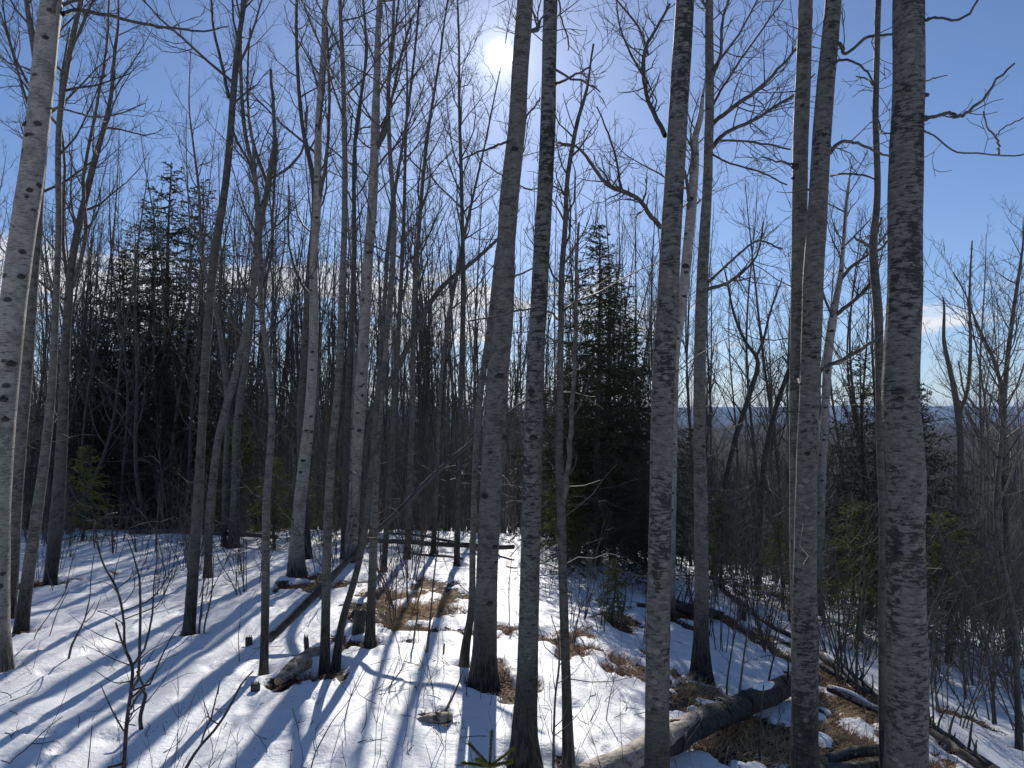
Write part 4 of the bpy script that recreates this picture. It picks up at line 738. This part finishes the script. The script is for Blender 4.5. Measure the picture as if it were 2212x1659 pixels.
# ------------------------------------------------------------------ fallen wood
def log(label, path, m, name='fallen_log', cat='log', lift=.6, stubs=0, sides=16, seed=0, capm=wood, rough=.07, ends=True, flaps=0, snowcap=(), depths=None):
    r = RS(seed); pts = []
    for i, (x, y, wd) in enumerate(path):
        if depths: dp = depths[i]; q = ray(x, y, dp)
        else: gx, dp = hit(x, min(y + wd / 2, 1900)); q = ray(x, y, dp)
        pts.append((*q, wd / 2 / F * dp))
    pts = np.array(pts); root = np.array([pts[0][0], pts[0][1], float(base_ground(pts[0][0], pts[0][1]))])
    L = np.sum(np.linalg.norm(np.diff(pts[:, :3], axis=0), axis=1)); S = spline(pts, max(8, int(L / .07))); e = empty(name, root, label, cat)
    P = S[:, :3] - root; P[:, 1:3] += np.stack([vnoise(np.arange(len(P)) * .4, seed * 3.3 + np.zeros(len(P)), 2) * .02] * 2, 1)
    put('bark', trunk_mesh('bark', P, S[:, 3], m, sides, seed, rough, 0.0), e)
    if ends:
        for k, o in ((0, 1), (-1, -2)):
            d = unit(P[k] - P[o]); me = trunk_mesh('cut_end', np.array([P[k] - d * .02, P[k] + d * .004, P[k] + d * .012 * r.uniform(.5, 2)]), np.array([1, .93, .6]) * S[k, 3] * .97, capm, 12, seed + 5, .1, 0); put('broken_end', me, e)
    for k in range(stubs):
        i = r.randint(2, len(P) - 2); a = r.uniform(-.2, 3.3); d = unit(np.array([math.cos(a) * .3, math.cos(a), abs(math.sin(a)) + .2])); tb = Tubes()
        Q = grow_path(r, P[i], d, S[i, 3] + r.uniform(.06, .45), 5, .15, .02); tb.tube(Q, np.linspace(.012, .004, 5), 5); put('branch_stub', tb.mesh('branch_stub', deadw), e)
    for k in range(flaps):                                    # curls of peeling bark
        i = r.randint(1, len(P) - 2); ax = unit(P[i + 1] - P[i]); a0 = r.uniform(-.6, 2.2); w_ = r.uniform(.015, .035); V = []
        n1 = unit(np.cross(ax, [0, 0, 1])); n2 = np.cross(n1, ax); n1 = n1 * (-1 if n1[1] > 0 else 1)
        for s in range(6):
            a = a0 + s * .22; rr_ = S[i, 3] * (1.02 + .035 * s * s * .3)
            c = P[i] + rr_ * (math.cos(a) * n1 + math.sin(a) * abs(n2) * np.sign(n2[2] or 1)); V += [c - ax * w_, c + ax * w_ * r.uniform(.8, 1.1)]
        tb = Tubes(); tb.raw(V, [(2 * s, 2 * s + 1, 2 * s + 3, 2 * s + 2) for s in range(5)]); me = tb.mesh('bark_flap', m); ob = put('bark_flap', me, e)
        mo = ob.modifiers.new('thick', 'SOLIDIFY'); mo.thickness = .003
    for (a, b) in snowcap:
        i0, i1 = int(a * (len(P) - 1)), int(b * (len(P) - 1)); Q = P[i0:i1 + 1].copy(); Q[:, 2] += S[i0:i1 + 1, 3] * .72; t = np.linspace(0, 1, len(Q)); rr_ = S[i0:i1 + 1, 3] * .62 * np.sin(np.clip(t, .03, .97) * math.pi) ** .4
        if len(Q) >= 3: put('snow_cap', trunk_mesh('snow_cap', Q, rr_, snowm2, 12, seed + 9, .12, 0), e)
    return e
log('big fallen birch log with peeling bark at the bottom right', [(1250, 1695, 60), (1400, 1622, 60), (1480, 1580, 60), (1600, 1526, 50), (1660, 1500, 47), (1712, 1478, 44), (1750, 1460, 42)], logbark, seed=1, flaps=16, stubs=3, snowcap=[(.62, .74)])
log('long dead stem propped slantwise through the stand left of centre', [(581, 1382, 19), (640, 1325, 18), (697, 1268, 17), (750, 1210, 14), (864, 1100, 11), (937, 1026, 10), (1020, 953, 8), (1130, 868, 5)], deadw, name='leaning_dead_stem', depths=[6.2, 6.5, 6.8, 7.1, 7.6, 8.0, 8.4, 8.9], stubs=12, seed=2, ends=False, sides=10)
log('dead grey log running down from the twin trunks to the bowed stem', [(1768, 1412, 20), (1820, 1448, 20), (1870, 1485, 20), (1920, 1520, 18)], deadw, stubs=8, seed=3, snowcap=[(.1, .4)])
log('second thinner dead log below the twin trunks dead log', [(1775, 1440, 14), (1830, 1470, 14), (1900, 1512, 13)], deadw, stubs=5, seed=4)
log('half buried log under snow right of the leaning twin trunk', [(1790, 1485, 16), (1850, 1510, 20), (1905, 1540, 14)], logbark, stubs=1, seed=5, snowcap=[(0.02, .95)])
log('dark rotting log pointing to the bottom right corner', [(1985, 1552, 22), (2030, 1585, 24), (2080, 1622, 26), (2150, 1668, 28)], deadw, stubs=7, seed=6)
log('flat grey log at the bottom between the twin and nearest trunks', [(1780, 1640, 22), (1840, 1628, 24), (1910, 1622, 22)], deadw, stubs=1, seed=7)
log('lower flat grey log parallel at the very bottom', [(1775, 1662, 22), (1850, 1655, 24), (1915, 1648, 20)], deadw, seed=8)
log('long dark log lying across the far snow behind the straw grass', [(815, 1168, 9), (900, 1172, 11), (1000, 1178, 11), (1110, 1182, 10)], deadw, stubs=14, seed=9, sides=8, depths=[13.0, 12.8, 12.6, 12.4])
log('thinner log under the long dark log at the far snow', [(870, 1192, 5), (940, 1200, 6), (1000, 1207, 5)], deadw, stubs=4, seed=10, sides=8)
log('dark log on the far left snow between the poles', [(280, 1150, 9), (380, 1148, 10), (480, 1152, 10), (600, 1160, 9)], deadw, stubs=12, seed=11, sides=8, depths=[13.6, 13.5, 13.4, 13.3])
log('upper dark stem crossing above the long dark log', [(830, 1150, 5), (930, 1160, 6), (1040, 1190, 5), (1120, 1215, 4)], deadw, stubs=6, seed=12, sides=8, depths=[13.4, 13, 12.4, 12.0])
log('small rotten birch log piece by the close pair', [(602, 1468, 20), (630, 1446, 32), (660, 1432, 34)], logbark, seed=13, flaps=4)
log('orange topped log fragment next to the close pair', [(648, 1424, 20), (672, 1412, 24), (695, 1400, 18)], logbark, seed=14, snowcap=[(.5, 1)])
log('bark covered chunk lying on clean snow in the middle', [(900, 1558, 14), (935, 1556, 26), (972, 1548, 22)], logbark, seed=15, flaps=3, stubs=1)
log('dark lying trunk in the shade below the pointed dense spruce', [(1440, 1300, 22), (1500, 1318, 24), (1560, 1332, 18)], deadw, seed=16, stubs=10)
log('dead brushy stem on the shaded slope left of the twins', [(1545, 1262, 9), (1610, 1310, 10), (1680, 1360, 11), (1730, 1385, 10)], deadw, seed=17, stubs=22, sides=8)

def stump(label, vx, vy, wd, h, m=deadw, seed=0):
    x, y = hit(vx, vy); g = gz(x, y); rr_ = wd / 2 / F * y; hh = h / F * y; r = RS(seed); e = empty('broken_stump', (x, y, g), label, 'stump')
    n = 8; P = np.stack([np.linspace(0, r.uniform(-.15, .15) * hh, n), np.zeros(n), np.linspace(-.06, hh, n)], 1)
    put('bark', trunk_mesh('bark', P, np.full(n, rr_), m, 12, seed, .1, .15), e)
    for k in range(7):                                        # splinters at the break
        a = k * .9; q = P[-1] + np.array([math.cos(a), math.sin(a), 0]) * rr_ * .75; tb = Tubes(); tb.tube([q - np.array([0, 0, .02]), q + np.array([0, 0, .004 + hh * r.uniform(.08, .3)])], [rr_ * .3, .002], 4); put('splinter', tb.mesh('splinter', wood), e)
stump('small square-topped broken stump on clean snow left', 538, 1383, 14, 20, deadw, 1)
stump('small dark pointed stub on the snow before the trunk shadows', 552, 1488, 18, 14, deadw, 2)
stump('blackened stump in front of the far right shrubs', 1604, 1338, 14, 26, deadw, 3)
stump('short leaning stump on the sunny right slope', 1738, 1344, 14, 14, deadw, 4)
stump('tiny cut stub in the far left snow', 20, 1385, 6, 6, deadw, 5)
stump('jagged rotten stump beside the debris left of centre', 772, 1370, 24, 50, deadw, 6)
stump('forked broken snag just above the lying birch piece', 665, 1410, 10, 34, deadw, 7)

# ------------------------------------------------------------------ spruce seedling close to the camera
def seedling():
    root = ray(1066, 1720, 2.35); g = gz(root[0], root[1]); root[2] = g
    e = empty('spruce_seedling', root, 'tip of a tiny green spruce seedling at the bottom edge', 'seedling'); r = RS(5)
    def shoot(a, b, ra, nm='shoot'):
        tb = Tubes(); P = spline(np.array([a, (a + b) / 2 + r.normal(0, .003, 3), b]), 6); tb.tube(P - root, np.linspace(ra, ra * .6, 6), 6); V = []
        d = unit(b - a); cnt = int(np.linalg.norm(b - a) * 4200)
        for k in range(cnt):
            t = (k + r.rand()) / cnt; c = a + (b - a) * t; s = r.normal(0, 1, 3); s = unit(s - s @ d * d); en = c + unit(s * .8 + d * .75) * .011 * r.uniform(.8, 1.1); q = np.cross(s, d) * .0017
            V += [c - q, c + q, en]
        o = put(nm, tb.mesh(nm, sprucebark), e); nt = Tubes(); nt.raw(np.array(V) - root, tris=np.arange(len(V)).reshape(-1, 3)); put('needles', nt.mesh('needles', needles_y, False), o)
    c = ray(1058, 1655, 2.35); shoot(np.array([c[0], c[1], g - .03]), c, .006, 'stem')
    for (x, y, dy) in [(1062, 1580, 0), (1013, 1606, -.04), (1108, 1618, .05), (998, 1648, -.08), (1104, 1645, -.08), (1030, 1640, -.1)]: shoot(c, ray(x, y, 2.35 + dy), .0035)
seedling()

# ------------------------------------------------------------------ snow ground, one sheet out to the horizon
def build_ground():
    a1 = np.radians(np.linspace(-44, 44, 560)); a2 = np.radians(np.linspace(44, 316, 70))[1:-1]; A = np.concatenate([a1, a2])
    Rr = np.concatenate([np.linspace(0.25, 1.6, 8)[:-1], np.exp(np.linspace(math.log(1.6), math.log(19), 235))[:-1], np.exp(np.linspace(math.log(19), math.log(14000), 75))])
    TH, RR = np.meshgrid(A, Rr); X = np.sin(TH) * RR; Y = np.cos(TH) * RR
    near = RR < 40; Z = base_ground(X, Y); mlt = np.zeros_like(Z)
    Z[near] = ground(X[near], Y[near]); mlt[near] = melt_amount(X[near], Y[near])
    na, nr = len(A), len(Rr); V = np.concatenate([np.stack([X, Y, Z], -1).reshape(-1, 3), [[0, 0, gz(0, 0)]]])
    i = np.arange(nr - 1)[:, None] * na; j = np.arange(na)[None]; j2 = (j + 1) % na
    q = np.stack([i + j2, i + j, i + na + j, i + na + j2], -1).reshape(-1, 4); jj = np.arange(na); c = na * nr
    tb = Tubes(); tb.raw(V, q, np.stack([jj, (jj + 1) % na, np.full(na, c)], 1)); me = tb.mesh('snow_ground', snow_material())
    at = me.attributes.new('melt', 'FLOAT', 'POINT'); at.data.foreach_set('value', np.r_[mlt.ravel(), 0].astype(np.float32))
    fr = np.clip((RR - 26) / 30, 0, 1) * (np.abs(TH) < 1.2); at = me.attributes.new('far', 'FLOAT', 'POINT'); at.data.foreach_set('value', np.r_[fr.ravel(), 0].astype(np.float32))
    return put('snow_ground', me)
tag(build_ground(), 'snow covered forest floor with melted patches sloping away to the right', kind='structure')

# straw, leaves and twigs in the melted patches
def grass(label, spots, m, n, h, seed, name='dead_grass', lay=.8):
    r = RS(seed); V = []; T = []; tot = sum(MELT[i][2] * MELT[i][3] for i in spots) + 1e-6
    for i in spots:
        a, b, dx, dy, s = MELT[i]; cnt = int(n * MELT[i][2] * MELT[i][3] / tot) + 30
        X = a + r.normal(0, .55, cnt) * dx; Y = b + r.normal(0, .55, cnt) * dy
        ok = melt_amount(X, Y) > .25; X, Y = X[ok], Y[ok]; Z = ground(X, Y); cl = vnoise(X * 6, Y * 6, 9) + .5
        for x, y, z, c in zip(X, Y, Z, cl):
            az = r.rand() * 6.28 if r.rand() < .5 else .4 + r.normal(0, .5); L = h * r.uniform(.4, 1.2); up = r.uniform(.05, .5) if r.rand() < lay + .5 * (c < .5) else r.uniform(.9, 2.4)
            d = np.array([math.cos(az), math.sin(az), 0]); s = np.array([-d[1], d[0], 0]) * r.uniform(.0014, .003) * (1 + y * .09)
            p0 = np.array([x, y, z - .005]); p1 = p0 + unit(d + [0, 0, up + .25]) * L * .5; p2 = p1 + unit(d + [0, 0, up * .3 - .25]) * L * .5
            k = len(V); V += [p0 - s, p0 + s, p1 - s * .8, p1 + s * .8, p2]; T += [(k, k + 1, k + 3), (k, k + 3, k + 2), (k + 2, k + 3, k + 4)]
    tb = Tubes(); tb.raw(V, tris=T); tag(put(name, tb.mesh(name, m, False)), label, 'grass', kind='stuff')
grass('straw coloured dead grass flattened by snow left of centre', [0, 1, 2, 3, 23], grassm, 5500, .19, 1, lay=.7)
grass('rusty dead grass and leaves around the centre trunks', [4, 5, 6, 7, 8, 9, 10, 11, 28], redgrass, 6000, .15, 2)
grass('tangled dead grass and debris below the fallen birch log', [12, 13, 14, 15, 16, 17, 20, 21, 38, 39, 40], grassm, 5500, .2, 3, lay=.7)
grass('red brown dead weeds in the melt holes on the left', [22, 24, 25, 26, 27, 34, 35, 36], redgrass, 3500, .14, 4)
grass('reddish dead grass strip on the right snow slope', [18, 19, 29, 30, 31], redgrass, 3000, .16, 5)
def litter():
    r = RS(9); tb = Tubes(); n = 0
    while n < 750:
        vx, vy = r.uniform(-60, 2270), r.uniform(1175, 1659); x, y = hit(vx, vy) if n % 5 == 0 else ((vx - CX) / F * 5, 0)
        if y == 0: y = math.exp(r.uniform(math.log(2.6), math.log(13))); x = (vx - CX) / F * y
        pr = .25 + (vx > 780) * .35
        if r.rand() > pr and n % 5: n += 1; continue
        z = gz(x, y); a = r.rand() * 3.14; L = r.uniform(.03, .28); P = grow_path(r, np.array([x, y, z + .002]), np.array([math.cos(a), math.sin(a), r.uniform(0, .12)]), L, 5, .2, 0)
        P[:, 2] = np.maximum(P[:, 2], ground(P[:, 0], P[:, 1]) + .001); tb.tube(P, np.linspace(.0028, .0015, 5), 4); n += 1
        if r.rand() < .4: tb.tube(grow_path(r, P[2], np.array([math.cos(a + .8), math.sin(a + .8), .1]), L * .4, 4, .2, 0), np.linspace(.002, .0012, 4), 3)
    tag(put('twig_litter', tb.mesh('twig_litter', twig)), 'small fallen twigs scattered over the snow', 'twigs', kind='stuff')
litter()
def weeds():
    r = RS(19); tb = Tubes()
    for k in range(420):
        vx = r.uniform(-40, 2250); y = math.exp(r.uniform(math.log(3.2), math.log(13.5))); x = (vx - CX) / F * y
        if vnoise(np.array([x * 1.3]), np.array([y * 1.3]), 51)[0] < -.05: continue
        z = gz(x, y); H = r.uniform(.12, .6); P = grow_path(r, np.array([x, y, z - .02]), np.array([r.normal(0, .25), r.normal(0, .25), 1]), H, 6, .1, .02); tb.tube(P, np.linspace(.0024, .0011, 6), 3)
        for c in range(r.randint(0, 5)):
            i = r.randint(2, 5); tb.tube(grow_path(r, P[i], side_dir(r, unit(P[i] - P[i - 1]), .6), H * r.uniform(.1, .35), 4, .15, .08), np.linspace(.0016, .0009, 4), 3)
    tag(put('weed_stems', tb.mesh('weed_stems', twig)), 'fine bare weed stems standing out of the snow', 'weeds', kind='stuff')
weeds()
def snags():
    r = RS(29); tb = Tubes()
    for k in range(150):
        vx = r.uniform(60, 1760); y = r.uniform(10.5, 17); x = (vx - CX) / F * y; z = float(base_ground(x, y)) + r.uniform(0, 1.6)
        a = r.rand() * 6.28; P = grow_path(r, np.array([x, y, z]), np.array([math.cos(a), math.sin(a), r.uniform(-.2, .6)]), r.uniform(.8, 2.6), 9, .12, -.01); tb.tube(P, np.linspace(.009, .003, 9), 3)
        for c in range(6):
            i = r.randint(1, 8); branch(tb, r, P[i], side_dir(r, unit(P[i] - P[i - 1]), .8), r.uniform(.2, .7), .004, 3, 3, 1, .0025, 0)
    tag(put('dead_branch_tangle', tb.mesh('dead_branch_tangle', twig)), 'tangle of dead lower branches filling the stand', 'branches', kind='stuff')
snags()

# ------------------------------------------------------------------ far wood in the valley, far hills, haze
def far_wood():
    r = RS(55); n = 8500; vx = r.uniform(-500, 2750, n); D = np.exp(r.uniform(math.log(36), math.log(1500), n) * .6 + r.uniform(math.log(36), math.log(300), n) * .4); X = (vx - CX) / F * D; G = base_ground(X, D); H = r.uniform(5.5, 10, n) * np.where(D > 90, 1.2, 1.0)
    H = np.where(vx > 1350, H * .8, H)
    tb = Tubes(); V = []; T = []
    k = 0
    for x, y, g, h in zip(X, D, G, H):
        wdt = .05 + y * .0003; lean = r.normal(0, .04, 2) * h; top = np.array([x + lean[0], y + lean[1], g + h])
        V += [(x - wdt, y, g), (x + wdt, y, g), (x, y + wdt, g), tuple(top)]; T += [(k, k + 1, k + 3), (k + 1, k + 2, k + 3), (k + 2, k, k + 3)]; k += 4
        m = 22; t = r.uniform(.25, .97, m); az = r.rand(m) * 6.28; L = h * .30 * (1.2 - t) * r.uniform(.5, 1.2, m) + .3; w2 = .014 + y * .00035
        b = np.stack([x + lean[0] * t, y + lean[1] * t, g + h * t], 1); e_ = b + np.stack([np.cos(az) * L * .6, np.sin(az) * L * .6, L * .9], 1)
        for p, q in zip(b, e_):
            V += [(p[0] - w2, p[1], p[2] - w2), (p[0] + w2, p[1], p[2] + w2), tuple(q)]; T.append((k, k + 1, k + 2)); k += 3
    tb.raw(V, tris=T); tag(put('far_wood', tb.mesh('far_wood', farwoodm, False)), 'grey brown mass of bare woods filling the valley beyond the slope', 'woods', kind='stuff')
far_wood()
def far_poles():
    r = RS(66); tb = Tubes()
    for k in range(1000):
        vx = r.uniform(-250, 1300); y = math.exp(r.uniform(math.log(23), math.log(65))); x = (vx - CX) / F * y; g = float(base_ground(x, y)); h = r.uniform(7, 12.5)
        P = grow_path(r, np.array([x, y, g - .1]), np.array([r.normal(0, .05), r.normal(0, .05), 1]), h, 8, .025, .02); tb.tube(P, np.linspace(.05, .008, 8), 4)
        for c in range(13):
            f = r.uniform(.3, .97) * 6.9; i = int(f); q = P[i] + (P[i + 1] - P[i]) * (f - i); d = side_dir(r, unit(P[i + 1] - P[i]), math.radians(r.uniform(25, 60))); L = r.uniform(.6, 1.8) * (1.2 - f / 7)
            Q = grow_path(r, q, d, L, 4, .14, .15); tb.tube(Q, np.linspace(.016, .005, 4), 3)
            for e_ in range(4): tb.tube(grow_path(r, Q[r.randint(1, 4)], side_dir(r, d, .7), L * r.uniform(.2, .45), 3, .15, .1), [.008, .006, .004], 3)
    tag(put('far_poles', tb.mesh('far_poles', polem)), 'distant thicket of countless thin bare poles behind the stand', 'thicket', kind='stuff')
far_poles()
def hills():
    nx, ny = 160, 26; xs = np.linspace(-14000, 14000, nx); ys = np.linspace(7000, 13500, ny); X, Y = np.meshgrid(xs, ys)
    t = (Y - 7000) / 6500; Z = -36 + 235 * np.sin(np.clip(t * 1.15, 0, 1) * math.pi / 2) ** 1.5 * (1 + .35 * fbm(X / 3500, Y / 3500, 3, 4)) + 25 * fbm(X / 900, Y / 900, 8, 3) * t
    V = np.stack([X, Y, Z], -1).reshape(-1, 3); i = np.arange(ny - 1)[:, None] * nx; j = np.arange(nx - 1)[None]; q = np.stack([i + j, i + j + 1, i + nx + j + 1, i + nx + j], -1).reshape(-1, 4)
    tb = Tubes(); tb.raw(V, q); m = plain('far_forested_hill', (0.03, 0.035, 0.035), (0.06, 0.06, 0.055), .004, 1.0, 0); m.node_tree.nodes['Principled BSDF'].inputs['Specular IOR Level'].default_value = 0
    tag(put('hills', tb.mesh('hills', m)), 'far hills fading blue on the horizon', kind='structure')
hills()
def haze():
    x, y0, y1, z0, z1 = 15500, -15500, 15500, -40, 290
    V = [(-x, y0, z0), (x, y0, z0), (x, y1, z0), (-x, y1, z0), (-x, y0, z1), (x, y0, z1), (x, y1, z1), (-x, y1, z1)]
    tb = Tubes(); tb.raw(V, [(0, 3, 2, 1), (4, 5, 6, 7), (0, 1, 5, 4), (1, 2, 6, 5), (2, 3, 7, 6), (3, 0, 4, 7)])
    m = bpy.data.materials.new('thin_blue_haze'); m.use_nodes = True; t = m.node_tree; t.nodes.clear(); o = N(t, 'ShaderNodeOutputMaterial')
    v = N(t, 'ShaderNodeVolumePrincipled'); v.inputs['Color'].default_value = (0.42, 0.62, 1.0, 1); v.inputs['Density'].default_value = 5e-5; v.inputs['Anisotropy'].default_value = 0.2
    t.links.new(v.outputs[0], o.inputs['Volume']); tag(put('haze', tb.mesh('haze', m, False)), 'thin blue haze over the valley', kind='stuff')
haze()
